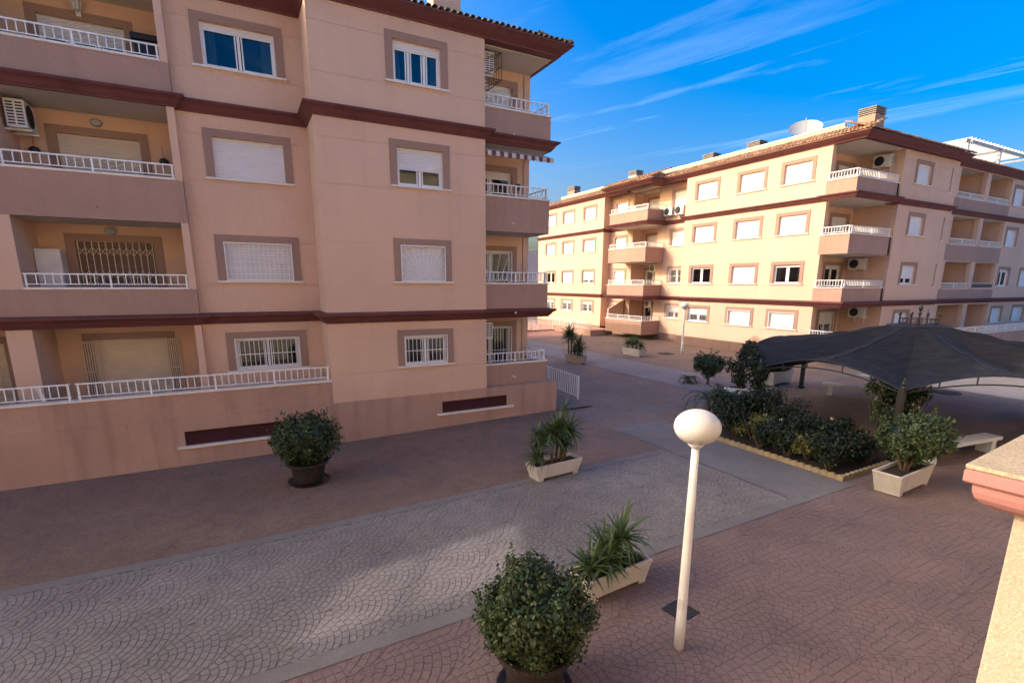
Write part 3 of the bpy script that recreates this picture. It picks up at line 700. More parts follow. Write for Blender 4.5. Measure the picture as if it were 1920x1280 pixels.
# ------------------------------------------------------------------ added unseen wall at left: shades the court, its opening casts the sun patch
SC = root('sun_patch_screen', (-14, 17.5, 0), 'unseen wall added left of the block, with a slanted opening shaping the sun patch', 'wall')
ap = [(-9.7, 8.0), (-13.9, 8.25), (-17.7, 9.62), (-14.1, 9.85)]; rc = [(-9.6, -0.2), (-9.6, 14.6), (-32, 14.6), (-32, -0.2)]
mb = MB()
for y in (17.4, 17.6):
    vs = [(a, y, b) for a, b in [rc[0], rc[3], rc[2], rc[1]]] + [(a, y, b) for a, b in [ap[0], ap[1], ap[2], ap[3]]]
    mb.add(vs, [(0, 1, 5, 4), (1, 2, 6, 5), (2, 3, 7, 6), (3, 0, 4, 7)])
mb.build('wall', 'cream', SC, fix=False)
for f_ in (0.42,):
    a = Vector((ap[1][0] + (ap[0][0] - ap[1][0])*f_, 17.5, ap[1][1] + (ap[0][1] - ap[1][1])*f_)); b = Vector((ap[2][0] + (ap[3][0] - ap[2][0])*f_, 17.5, ap[2][1] + (ap[3][1] - ap[2][1])*f_))
    mb = MB(); mb.tube(a, b, 0.035, n=6); mb.build('bar', 'white_dull', SC)

# ------------------------------------------------------------------ building behind A (throws the shade on the lane)
A2 = root('apartment_building', (-4, 38, 0), 'peach apartment block hidden behind the left block, shading the far lane', 'building')
mb = MB(); mb.box(-20, 8.2, 33.5, 48.5, -0.2, 12.6); mb.build('wall', 'cream', A2, fix=False)
mb = MB(); mb.add([(-20.4, 33.1, 12.6), (8.6, 33.1, 12.6), (8.6, 48.9, 12.6), (-20.4, 48.9, 12.6), (-16, 38, 13.2), (4, 38, 13.2), (4, 44, 13.2), (-16, 44, 13.2)], [(0, 1, 5, 4), (1, 2, 6, 5), (2, 3, 7, 6), (3, 0, 4, 7), (4, 5, 6, 7), (3, 2, 1, 0)]); mb.build('roof', 'tile', A2)

# ------------------------------------------------------------------ building B (right)
B = root('apartment_building', (31, 22, 0.6), 'sunlit peach apartment block on the right with corner balconies and white shutters', 'building')
GX = Fr('X-', 29.53); GR_ = Fr('X-', 30.35); GN = Fr('X-', 31.5); GF = Fr('Y-', 16.79); GW = Fr('Y-', 17.3); GC = Fr('Y-', 19.2); GD = Fr('X-', 34.08)
wall(GX, 18.19, 28.6, -0.2, 1.22, [], B, 'plinth_shaded', 0.25, d=0.02); wall(GX, 38.2, 49.6, -0.2, 1.22, [], B, 'plinth_shaded', 0.25, d=0.02)
wall(GR_, 28.6, 38.2, -0.2, 1.15, [], B, 'plinth_shaded', 0.25)
cols = [(19.25, 20.95), (22.30, 24.05), (25.85, 27.60)]
hol = [(a, b, SI[i], T[i]) for a, b in cols for i in range(4)]
wall(GX, 18.19, 28.6, 1.15, 12.62, hol, B, grooves=GROOVES)
sty = {(0, 0): (1, 'sun'), (1, 0): (1, 'sun'), (2, 0): (0.45, 'bars_in'), (0, 1): (0.10, None), (2, 1): (0.06, None)}
for c, (a, b) in enumerate(cols):
    for i in range(4):
        sh, gr = sty.get((c, i), (1.0, None)); window(GX, a, b, SI[i], T[i], B, sh, gr, simple=True)
colw = [(39.45, 41.2), (42.95, 44.75), (46.2, 47.95)]
wall(GX, 38.2, 49.6, 1.15, 12.62, [(a, b, SI[i], T[i]) for a, b in colw for i in range(4)], B, grooves=GROOVES)
for c, (a, b) in enumerate(colw):
    for i in range(4): window(GX, a, b, SI[i], T[i], B, {0: 0.25, 1: (0.75, 0.95, 0.05)[c]}.get(i, 1.0), 'bars' if i == 0 else None, simple=True)
mb = MB(); mb.box(29.812, 30.4, 28.32, 28.6, 1.15, 12.62); mb.box(29.812, 30.4, 38.2, 38.48, 1.15, 12.62); mb.box(29.6, 60, 49.3, 49.6, -0.2, 12.62); mb.build('wall', 'cream', B, fix=False)
# recess between: windows, niche with doors and projecting balconies
colr = [(29.15, 30.65), (36.0, 37.5)]; niche = (32.2, 35.2)
wall(GR_, 28.6, 38.2, 1.15, 12.62, [(a, b, SI[i], T[i]) for a, b in colr for i in range(4)] + [(niche[0], niche[1], [1.5, 4.15, 7.0, 9.95][i], [3.8, 6.7, 9.6, 12.5][i]) for i in range(4)], B, grooves=GROOVES)
for c, (a, b) in enumerate(colr):
    for i in range(4): window(GR_, a, b, SI[i], T[i], B, 0.45 if (c, i) == (0, 0) else 1.0 if i != 1 else (0.05 if c == 0 else 1.0), 'bars' if i < 2 else None, simple=True, sill=True)
nd = [(32.9, 34.6, [1.5, 4.15, 7.0, 9.95][i] + 0.02, T[i]) for i in range(4)]
wall(GN, 32.0, 35.4, 1.15, 12.62, nd, B)
for i in range(4): window(GN, *nd[i], B, (0.05, 0.06, 1.0, 0.35)[i], 'bars' if i == 1 else None, sill=False, door=True, simple=True)
mb = MB(); mb.box(30.6, 31.6, 32.0, 32.2, 1.15, 12.62); mb.box(30.6, 31.6, 35.2, 35.4, 1.15, 12.62); mb.build('wall', 'cream', B, fix=False)
for z0, z1 in ((3.83, 4.1), (6.7, 7.0), (9.63, 9.93), (12.5, 12.64)): mb = MB(); mb.box(30.4, 31.6, 32.0, 35.4, z0, z1); mb.build('balcony_slab', 'ceiling', B, fix=False)
GBf = Fr('X-', 28.45); GBs = Fr('Y-', 31.4)
for z0, z1, zs in ((1.0, 2.08, 1.0), (3.9, 4.95, 3.83), (6.8, 7.88, 6.8), (9.7, 10.72, 9.63)):
    mb = MB(); mb.box(28.47, 30.3, 31.42, 36.0, zs, zs + 0.3); mb.build('balcony_slab', 'ceiling', B, fix=False)
    wall(GBf, 31.4, 36.0, z0, z1, [], B, 'mauve', 0.15); wall(GBs, 28.6, 30.34, z0, z1, [], B, 'mauve', 0.15)
    mb = MB(); mb.box(28.6, 30.34, 35.85, 36.0, z0, z1); mb.build('wall', 'mauve', B, fix=False)
    coping(GBf, 31.36, 36.04, z1, B, -0.18, 0.05); coping(GBs, 28.64, 30.34, z1, B, -0.18, 0.05)
    railing(GBf, 31.45, 35.95, z1 + 0.055, B, 0.36, sub=False, d=-0.07); railing(GBs, 28.5, 30.3, z1 + 0.055, B, 0.36, sub=False, d=-0.07)
mb = MB(); mb.add([(28.6, 35.85, 2.1), (28.6, 35.85, 2.9), (30.3, 35.85, 3.7), (30.3, 35.85, 2.1), (28.6, 36.0, 2.1), (28.6, 36.0, 2.9), (30.3, 36.0, 3.7), (30.3, 36.0, 2.1)], [(0, 1, 2, 3), (7, 6, 5, 4), (0, 4, 5, 1), (1, 5, 6, 2)]); mb.build('wall', 'cream', B)
# corner loggia
cdB = [(31.9, 33.5, [1.5, 4.15, 7.02, 9.95][i], T[i]) for i in range(4)]
wall(GC, 29.7, 34.1, 1.0, 12.62, cdB, B)
for i in range(4): window(GC, *cdB[i], B, (0.4, 0.1, 1, 1)[i], 'sun' if i == 0 else None, sill=False, door=True, simple=True)
wall(GD, 17.075, 19.25, -0.2, 12.62, [], B, 'cream')
GCx = Fr('X-', 29.30); GCy = Fr('Y-', 16.55)
for z0, z1, zs in ((1.0, 2.0, 0.9), (3.9, 4.86, 3.83), (6.72, 7.74, 6.72), (9.7, 10.62, 9.63)):
    mb = MB(); mb.box(29.32, 33.38, 16.57, 18.18, zs, zs + 0.3); mb.box(29.83, 34.06, 17.12, 19.18, zs - 0.003, zs + 0.297); mb.build('balcony_slab', 'ceiling', B, fix=False)
    wall(GCx, 16.55, 18.185, z0, z1, [], B, 'mauve', 0.15); wall(GCy, 29.45, 33.4, z0, z1, [], B, 'mauve', 0.15)
    mb = MB(); mb.box(33.25, 33.4, 16.55, 17.3, z0, z1); mb.build('wall', 'mauve', B, fix=False)
    coping(GCx, 16.51, 18.185, z1, B, -0.18, 0.05); coping(GCy, 29.49, 33.42, z1, B, -0.18, 0.05)
    railing(GCx, 16.6, 18.15, z1 + 0.055, B, 0.40, sub=False, d=-0.07, pitch=0.15); railing(GCy, 29.5, 33.35, z1 + 0.055, B, 0.40, sub=False, d=-0.07, pitch=0.15)
# right face
rw = [(35.62, 37.15, SI[i], T[i]) for i in range(4)]; slit = [(39.62, 39.78, SI[i] - 0.15, T[i] + 0.15) for i in range(4)]
wall(GF, 34.08, 40.2, -0.2, 12.62, rw + slit, B, grooves=GROOVES)
for i in range(4): window(GF, *rw[i], B, (0.95, 0.68, 1, 1)[i], None, simple=True)
mb = MB()
for s_ in slit: GF.box(mb, s_[0], s_[1], s_[2], s_[3], -0.27, -0.16)
mb.build('slit_panel', 'surround', B, fix=False)
mb = MB()
for s_ in slit: GF.box(mb, s_[0] - 0.08, s_[1] + 0.08, s_[2] - 0.06, s_[2], -0.1, 0.06)
mb.build('sill', 'marble', B, fix=False)
mb = MB(); mb.box(40.2, 40.48, 16.79, 17.4, -0.2, 12.62); mb.build('wall', 'cream', B, fix=False)
# right wing with paired loggias
lg = []
for i in range(4):
    zt = [3.72, 6.62, 9.58, 12.5][i]; zb = [1.5, 4.15, 7.02, 9.95][i]; lg += [(42.05, 45.8, zb, zt), (46.4, 49.75, zb, zt)]
ww = [(a, b, SI[i] - 0.1, T[i]) for a, b in ((50.45, 52.1), (54.2, 56.1)) for i in range(4)]
wall(GW, 40.2, 62, -0.2, 12.62, lg + ww, B, grooves=GROOVES)
for k, w_ in enumerate(ww): window(GW, *w_, B, 0.15 if k == 1 else 1.0, None, simple=True)
GLb = Fr('Y-', 19.3); wall(GLb, 41.0, 50.5, 1.0, 12.62, [], B, 'cream')
mb = MB(); mb.box(45.9, 46.3, 17.6, 19.3, 1.0, 12.62); mb.box(41.6, 42.0, 17.6, 19.3, 1, 12.62); mb.box(49.8, 50.2, 17.6, 19.3, 1, 12.62); mb.build('wall', 'cream', B, fix=False)
for z0, z1, zs in ((3.9, 4.80, 3.75), (6.66, 7.72, 6.66), (9.7, 10.66, 9.6)):
    wall(GW, 41.4, 49.95, z0, z1, [], B, 'mauve', 0.15, d=0.02)
    for a, b in ((42.05, 45.8), (46.4, 49.75)):
        coping(GW, a, b, z1, B, -0.18, 0.06); railing(GW, a, b, z1 + 0.055, B, 0.36, sub=False, d=-0.06)
        mb = MB(); mb.box(a, b, 17.4, 19.3, zs - 0.05, zs + 0.25); mb.build('balcony_slab', 'ceiling', B, fix=False)
mb = MB(); GW.box(mb, 46.5, 49.7, 4.9, 5.16, 0.0, 0.012); mb.build('railing_cloth', 'black_plastic', B, fix=False)
# terrace wall before the right wing
GT = Fr('Y-', 14.5)
gv = [(43.1, 45.2, 0.72, 1.15)]
wall(GT, 34.6, 62, -0.2, 2.05, gv, B, 'plinth', 0.25); coping(GT, 34.6, 62, 2.05, B, -0.28, 0.04); railing(GT, 34.7, 62, 2.105, B, 0.42, sub=False)
mb = MB(); GT.box(mb, 43.1, 45.2, 0.72, 1.15, -0.2, -0.06); mb.build('basement_louvre', 'vent_red', B, fix=False)
mb = MB(); GT.box(mb, 43.0, 45.5, 0.65, 0.718, -0.1, 0.07); mb.build('sill', 'marble', B, fix=False)
mb = MB(); mb.box(34.6, 34.85, 14.75, 16.8, -0.2, 2.05); mb.build('wall', 'plinth', B, fix=False)
mb = MB(); mb.box(34.85, 62, 14.7, 17.3, 1.1, 1.45); mb.build('terrace_floor', 'concrete', B, fix=False)
# cornices
pathB = [(29.53, 49.6), (29.53, 38.2), (30.35, 38.2), (30.35, 36.0), (28.45, 36.0), (28.45, 31.4), (30.35, 31.4), (30.35, 28.6), (29.53, 28.6), (29.53, 18.19), (29.30, 18.19), (29.30, 16.55), (33.4, 16.55), (33.4, 17.1), (34.08, 17.1), (34.08, 16.79), (40.2, 16.79), (40.2, 17.3), (62, 17.3)]
sweep(pathB, cornice_prof(3.80), B, 'cornice', 'cornice_red'); sweep(pathB, cornice_prof(9.60), B, 'cornice', 'cornice_red')
pathBE = [(29.53, 49.6), (29.53, 36.4), (28.3, 36.4), (28.3, 31.0), (29.53, 31.0), (29.53, 16.5), (40.3, 16.5), (40.3, 17.2), (62, 17.2)]
sweep(pathBE, [(-1.1, 12.60), (0.0, 12.545), (0.04, 12.545), (0.06, 12.59), (0.12, 12.63), (0.22, 12.70), (0.33, 12.80), (0.36, 12.81), (0.36, 12.86), (-1.1, 12.90)], B, 'eave', 'cornice_red')
mb = MB(); mb.box(29.6, 34.2, 16.6, 19.3, 12.56, 12.62); mb.box(30, 60, 19.6, 49, 12.62, 12.8); mb.box(40.4, 50.5, 17.4, 19.5, 12.56, 12.62); mb.build('ceiling', 'ceiling', B, fix=False)
mb = MB(); mb.add([(29.15, 49.9, 12.868), (29.15, 16.12, 12.868), (40.7, 16.12, 12.868), (40.7, 17.6, 13.47), (30.65, 17.6, 13.47), (30.65, 49.9, 13.47)], [(0, 1, 4, 5), (1, 2, 3, 4)])
mb.add([(40.7, 16.85, 12.868), (62, 16.85, 12.868), (62, 17.9, 13.1), (40.7, 17.9, 13.1)], [(0, 1, 2, 3)])
mb.add([(27.9, 36.8, 12.868), (27.9, 30.6, 12.868), (30.6, 32.6, 13.85), (30.6, 34.8, 13.85), (30.6, 30.6, 12.868), (30.6, 36.8, 12.868)], [(0, 1, 2, 3), (1, 4, 2), (0, 3, 5)])
roofB = mb.build('roof', 'tile', B)
mb = MB()
tile_field(mb, (29.13, 16.15, 12.885), (0, 1), (1, 0), 33.5, 4, slope=0.41); tile_field(mb, (29.2, 16.10, 12.885), (1, 0), (0, 1), 11.4, 4, slope=0.41); tile_field(mb, (40.8, 16.83, 12.885), (1, 0), (0, 1), 21, 3, slope=0.22)
tile_field(mb, (27.88, 30.7, 12.885), (0, 1), (1, 0), 6.0, 6, slope=0.37)
for k in range(8):
    a = Vector((29.2 + 0.2*k, 16.15 + 0.2*k, 12.93 + 0.083*k)); mb.tube(a, a + Vector((0.28, 0.28, 0.115)), 0.10, 0.085, 7)
mb.build('roof_tiles', 'tile', roofB, kind='stuff', fix=False)
# roof terrace parapet
GPp = Fr('X-', 31.0)
wall(GPp, 18.6, 47.5, 12.9, 13.86, [], B, 'cream', 0.2, name='parapet'); coping(GPp, 18.6, 47.5, 13.86, B, -0.25, 0.04, 0.06, 'white_paint')
GPr = Fr('Y-', 18.4); wall(GPr, 30.9, 62, 12.9, 13.62, [], B, 'cream', 0.2, name='parapet'); coping(GPr, 30.9, 62, 13.62, B, -0.25, 0.04, 0.06, 'concrete')
chimney(32.2, 17.9, 13.1, 0.95, 0.9, 1.15, roofB, 'mauve')
chimney(31.9, 24.9, 13.3, 0.75, 0.95, 0.75, roofB, 'white_dull'); chimney(31.9, 28.7, 13.3, 0.75, 0.95, 0.75, roofB, 'white_dull')
chimney(31.9, 37.0, 13.4, 0.75, 1.0, 0.95, roofB, 'white_dull'); chimney(31.9, 46.5, 13.4, 0.75, 1.2, 1.1, roofB, 'mauve')
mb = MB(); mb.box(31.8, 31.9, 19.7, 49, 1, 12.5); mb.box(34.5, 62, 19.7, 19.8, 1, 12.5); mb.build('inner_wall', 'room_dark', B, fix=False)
mb = MB(); mb.box(59.7, 60, 19.7, 49.4, -0.2, 12.7); mb.build('wall', 'cream', B, fix=False)
# white roof pergola
mbp = root('pergola', (50, 21, 13.0), 'white steel pergola frame on the roof terrace of the sunlit block', 'pergola')
mb = MB()
for x in (46.8, 52.0, 57.2):
    for y in (19.2, 23.5): mb = MB(); mb.box(x - 0.09, x + 0.09, y - 0.09, y + 0.09, 12.8, 15.0); mb.build('post', 'frame_grey', mbp, fix=False)
mb = MB()
for y in (19.2, 23.5): mb.box(46.4, 57.6, y - 0.08, y + 0.08, 15.0, 15.18)
for x in (46.8, 52.0, 57.2): mb.box(x - 0.08, x + 0.08, 18.9, 23.9, 14.92, 15.08)
mb.build('beam', 'frame_grey', mbp, fix=False)
for i in range(18):
    x = 46.7 + i*0.6; mb = MB(); mb.box(x - 0.04, x + 0.04, 18.9, 23.9, 15.182, 15.27); mb.build('slat', 'frame_grey', mbp, fix=False)

# ------------------------------------------------------------------ own building behind the viewer and the neighbour's sunlit parapet
O_ = root('apartment_building', (0, -3, 0), 'peach apartment block behind the viewpoint facing the courtyard', 'building')
mb = MB(); mb.box(-24, 40, -9, -1.7, -0.2, 12.4); mb.build('wall', 'bounce_wall', O_, fix=False)
mb = MB(); mb.box(-24.4, 40.4, -9.4, -1.3, 12.4, 12.7); mb.build('roof', 'tile', O_, fix=False)
Pw = root('parapet_wall', (2.99, 1.005, 0), 'sunlit sandy stucco wall with pink moulded coping at the right edge', 'wall')
mb = MB(); mb.box(3.19, 6.5, -1.69, 0.84, -0.2, 4.040); mb.build('wall', 'near_wall', Pw, fix=False, bevel=0.008)
def ringbox(mb, x0, y1, prof):
    """moulding round the -X and +Y sides of a corner (x0, y1)"""
    m = len(prof); vs = []
    for px, py, sx, sy in ((x0, -1.65, -1, 0), (x0, y1, -1, 1), (6.5, y1, 0, 1)):
        for d, z in prof: vs.append((px + sx*d, py + sy*d, z))
    fs = []
    for i in range(2):
        for j in range(m): k = (j+1) % m; fs.append((i*m+j, i*m+k, (i+1)*m+k, (i+1)*m+j))
    return mb.add(vs, fs + [tuple(range(m)), tuple(range(2*m, 3*m))])
mb = MB(); ringbox(mb, 3.12, 0.88, [(-0.1, 3.990), (0.0, 3.990), (0.03, 4.005), (0.06, 4.025), (0.082, 4.050), (0.092, 4.080), (0.094, 4.105), (0.094, 4.122), (-0.1, 4.122)]); mb.build('moulding', 'pink_trim', Pw, smooth=False)
mb = MB(); ringbox(mb, 3.12, 0.88, [(-0.1, 4.126), (0.118, 4.126), (0.126, 4.135), (0.126, 4.185), (0.118, 4.194), (-0.1, 4.194)]); mb.build('moulding_lip', 'pink_trim', Pw)
mb = MB(); mb.box(2.99, 6.5, -1.66, 1.005, 4.196, 4.218); mb.build('coping', 'near_stucco', Pw, fix=False, bevel=0.006)
mb = MB(); mb.box(3.5, 3.53, -1.66, 0.7, 4.218, 4.226); mb.build('expansion_strip', 'white_dull', Pw, fix=False)

Pw.rotation_euler[2] = R(5)
# ------------------------------------------------------------------ lamp posts
def lamp_post(label):
    t = root('lamp_post', (0, 0, 0), label, 'street lamp', 'white globe lamp posts', local=True)
    mb = MB(); mb.lathe((0, 0, 0), [(0.070, -0.05), (0.070, 0.45), (0.067, 0.47), (0.055, 2.0), (0.046, 2.94)], 20); mb.build('pole', 'white_paint', t, smooth=True, local=True)
    mb = MB(); mb.lathe((0, 0, 2.93), [(0.052, -0.02), (0.075, 0.0), (0.10, 0.03), (0.10, 0.05)], 20); mb.build('collar', 'white_dull', t, local=True)
    pr = []
    for i in range(17):
        a = -PI/2 + 0.30 + (PI - 0.30)*i/16; pr.append((max(0.287*math.cos(a), 0.004), 3.19 + 0.225*math.sin(a)))
    mb = MB(); mb.lathe((0, 0, 0), pr, 32); mb.build('globe', 'opal', t, smooth=True, local=True)
    mb = MB(); mb.box(-0.074, -0.060, -0.03, 0.03, 0.62, 0.78); mb.build('access_hatch', 'white_dull', t, local=True)
    return t
l1 = lamp_post('tall white lamp post with oval globe standing in the foreground'); l1.location = (4.95, 4.33, zg(4.95)); l1.rotation_euler[2] = 0.4
l2 = copy_tree(l1); l2.location = (25.48, 24.1, zg(25.48)); l2.rotation_euler[2] = 2.0
l2['label'] = 'distant white globe lamp post before the sunlit block'

# ------------------------------------------------------------------ plants
def np_mesh(name, V, F, mat, parent, local=False, kind=None):
    me = bpy.data.meshes.new(name); V = np.asarray(V, np.float32); F = np.asarray(F, np.int32); k = F.shape[1]
    me.vertices.add(len(V)); me.vertices.foreach_set('co', V.ravel()); me.loops.add(F.size); me.loops.foreach_set('vertex_index', F.ravel())
    me.polygons.add(len(F)); me.polygons.foreach_set('loop_start', np.arange(len(F), dtype=np.int32)*k); me.polygons.foreach_set('loop_total', np.full(len(F), k, np.int32))
    me.update(calc_edges=True); me.materials.append(M(mat)); return link(name, me, parent, kind, local)
def leaves(P, Nn, size, aspect=0.5, cup=0.25):
    """leaf quads folded on the midrib: 6 verts, 2 quads each"""
    n = len(P); Nn = Nn/np.linalg.norm(Nn, axis=1, keepdims=True)
    rv = rng.normal(size=(n, 3)); t = np.cross(Nn, rv); t /= np.linalg.norm(t, axis=1, keepdims=True); s = np.cross(Nn, t)
    L_ = (size*rng.uniform(0.45, 1.4, n))[:, None]; w = L_*aspect*0.5
    up = Nn*(L_*cup*0.35)
    V = np.stack([P - t*L_*0.5, P + t*L_*0.5, P - t*L_*0.12 + s*w + up, P + t*L_*0.22 + s*w*0.8 + up, P - t*L_*0.12 - s*w + up, P + t*L_*0.22 - s*w*0.8 + up], 1).reshape(-1, 3)
    b = np.arange(n)[:, None]*6
    F = np.concatenate([b + np.array([0, 2, 3, 1]), b + np.array([1, 5, 4, 0])])
    return V, F
def shell_points(n, c, r, sq=(1, 1, 1), lump=0.16, depth=0.30, seed=0, cut=-2.0):
    g = np.random.default_rng(seed); d = g.normal(size=(n, 3)); d /= np.linalg.norm(d, axis=1, keepdims=True); d = d[d[:, 2] > cut]
    k = g.normal(size=(26, 3)); k /= np.linalg.norm(k, axis=1, keepdims=True)
    am = g.uniform(0.4, 1.0, 26); dots = d @ k.T
    bump = np.max(np.where(dots > 0.80, (dots - 0.80)/0.20, 0)*am, axis=1)
    k2 = g.normal(size=(70, 3)); k2 /= np.linalg.norm(k2, axis=1, keepdims=True); am2 = g.uniform(-0.6, 1.0, 70); d2 = d @ k2.T
    bump2 = np.sum(np.where(d2 > 0.93, (d2 - 0.93)/0.07, 0)*am2, axis=1)
    f = 1 - lump*0.6 + lump*bump + lump*0.38*bump2 + g.normal(size=len(d))*0.03
    f = f + np.where(g.random(len(d)) < 0.025, g.uniform(0.02, 0.10, len(d)), 0)
    rr = f*(1 - depth*g.random(len(d))**2.0)
    P = np.asarray(c) + d*rr[:, None]*r*np.asarray(sq)
    nn = d + g.normal(size=d.shape)*0.55; nn[:, 2] += 0.25
    return P, nn
def crown(parent, c, r, n, size, mat, sq=(1, 1, 1), seed=0, lump=0.16, local=False, tips=0, cut=-2.0, core=True, aspect=0.55, depth=0.3):
    P, nn = shell_points(n, c, r, sq, lump, depth, seed, cut); V, F = leaves(P, nn, size, aspect)
    o = np_mesh('crown', V, F, mat, parent, local)
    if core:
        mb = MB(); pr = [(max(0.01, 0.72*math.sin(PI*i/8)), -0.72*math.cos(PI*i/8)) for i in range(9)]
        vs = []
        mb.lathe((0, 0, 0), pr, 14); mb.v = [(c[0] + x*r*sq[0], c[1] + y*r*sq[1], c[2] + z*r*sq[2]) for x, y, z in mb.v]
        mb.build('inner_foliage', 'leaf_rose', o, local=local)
    if tips:
        P, nn = shell_points(tips, c, r*1.03, sq, lump, 0.05, seed, cut); V, F = leaves(P, nn, size*0.9, aspect); np_mesh('new_growth', V, F, 'leaf_tip', o, local, 'stuff')
    return o
def cluster_crown(t, x, y, z, cr, sq, n, size, mat, seed, K=95, tips=0, tipmat='leaf_tip', spread=(0.70, 0.90), low=-1.0):
    g = np.random.default_rng(seed + 500); Ps = []; Ns = []; Qs = []; Qn = []
    for i in range(K):
        zz = 1 - 2*(i + 0.5)/K; a = i*2.39996 + g.uniform(-0.4, 0.4); q = math.sqrt(max(0, 1 - zz*zz)); rr = cr*g.uniform(*spread)
        if zz < low or g.random() < 0.07: continue
        taper = 1.0 if zz > -0.2 else 1.0 - 0.35*(-zz - 0.2)
        cc = (x + q*math.cos(a)*rr*sq[0]*taper, y + q*math.sin(a)*rr*sq[1]*taper, z + zz*rr*sq[2]); r_ = cr*g.uniform(0.13, 0.30)
        P, nn = shell_points(int(n/K*r_/cr/0.215*0.95), cc, r_, (1, 1, 0.95), 0.3, 0.75, seed*97 + i); nn += (np.array(cc) - np.array([x, y, z]))*0.8/cr; Ps.append(P); Ns.append(nn)
        if tips and g.random() < 0.35:
            P, nn = shell_points(int(tips/K*2.4) + 2, (cc[0] + (cc[0] - x)*0.10, cc[1] + (cc[1] - y)*0.10, cc[2] + 0.03), r_*0.8, (1, 1, 1), 0.3, 0.4, seed*53 + i); Qs.append(P); Qn.append(nn)
    tw = MB()
    for j in range(46):
        d = g.normal(size=3); d /= np.linalg.norm(d)
        if d[2] < -0.35: continue
        b0 = np.array([x, y, z]) + d*cr*np.array(sq)*0.86; b1 = b0 + (d + np.array([0, 0, 0.35]))*cr*g.uniform(0.14, 0.36); tw.tube(b0, b1, 0.005, 0.003, 4)
        m_ = 9; P = b0 + (b1 - b0)*np.linspace(0.3, 1.0, m_)[:, None] + g.normal(size=(m_, 3))*size*0.35; Ps.append(P); Ns.append(g.normal(size=(m_, 3)) + d)
    V, F = leaves(np.concatenate(Ps), np.concatenate(Ns), size, 0.55); o = np_mesh('crown', V, F, mat, t); tw.build('shoots', 'bark', o, kind='stuff')
    if tips: V, F = leaves(np.concatenate(Qs), np.concatenate(Qn), size*0.95, 0.55); np_mesh('new_growth', V, F, tipmat, o, kind='stuff')
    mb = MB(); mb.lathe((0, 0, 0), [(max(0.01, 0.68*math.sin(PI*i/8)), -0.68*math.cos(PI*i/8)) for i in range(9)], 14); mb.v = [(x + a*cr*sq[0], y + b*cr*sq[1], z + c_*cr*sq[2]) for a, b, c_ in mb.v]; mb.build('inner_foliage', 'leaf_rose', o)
    return o
def round_pot(label, x, y, r, hpot, cz, cr, n, size, seed, saucer=True, sq=(1, 1, .95), tips=0):
    t = root('potted_shrub', (x, y, zg(x)), label, 'potted shrub'); z = zg(x)
    mb = MB(); mb.lathe((x, y, z + (0.05 if saucer else 0)), [(r*0.72, 0), (r*0.80, hpot*0.5), (r*0.9, hpot*0.82), (r*1.0, hpot*0.84), (r*1.04, hpot*0.88), (r*1.04, hpot), (r*0.94, hpot), (r*0.90, hpot*0.88), (r*0.2, hpot*0.86)], 28); mb.build('pot', 'pot_brown', t, smooth=False)
    mb = MB(); mb.lathe((x, y, z + hpot*0.90), [(0.01, 0.0), (r*0.90, 0), (r*0.90, 0.02), (0.01, 0.03)], 20); mb.build('soil', 'soil', t)
    if saucer: mb = MB(); mb.lathe((x, y, z), [(r*0.85, 0.004), (r*1.0, 0.05), (r*1.04, 0.05), (r*0.9, 0.0)], 28); mb.build('saucer', 'pot_brown', t)
    mb = MB(); mb.tube((x, y, z + hpot*0.8), (x + 0.02, y, z + cz - cr*0.3), 0.06, 0.04, 8)
    for i in range(9):
        a = i*2.4; mb.tube((x, y, z + cz - cr*0.75), (x + 0.6*cr*math.cos(a), y + 0.6*cr*math.sin(a), z + cz + 0.25*cr*math.sin(i*1.7)), 0.025, 0.008, 6)
    mb.build('trunk', 'bark', t)
    cluster_crown(t, x, y, z + cz, cr, sq, n, size, 'leaf_box', seed, tips=tips)
    return t
round_pot('large round leafy shrub in a dark pot in the foreground', 2.82, 4.68, 0.47, 0.58, 1.07, 0.73, 16000, 0.056, 3, True, (1, 1, 0.86), 420)
round_pot('round leafy shrub in a dark brown pot before the peach facade', 1.13, 13.35, 0.50, 0.52, 1.13, 0.86, 9000, 0.07, 11, True, (1, 1, 0.78), 120)

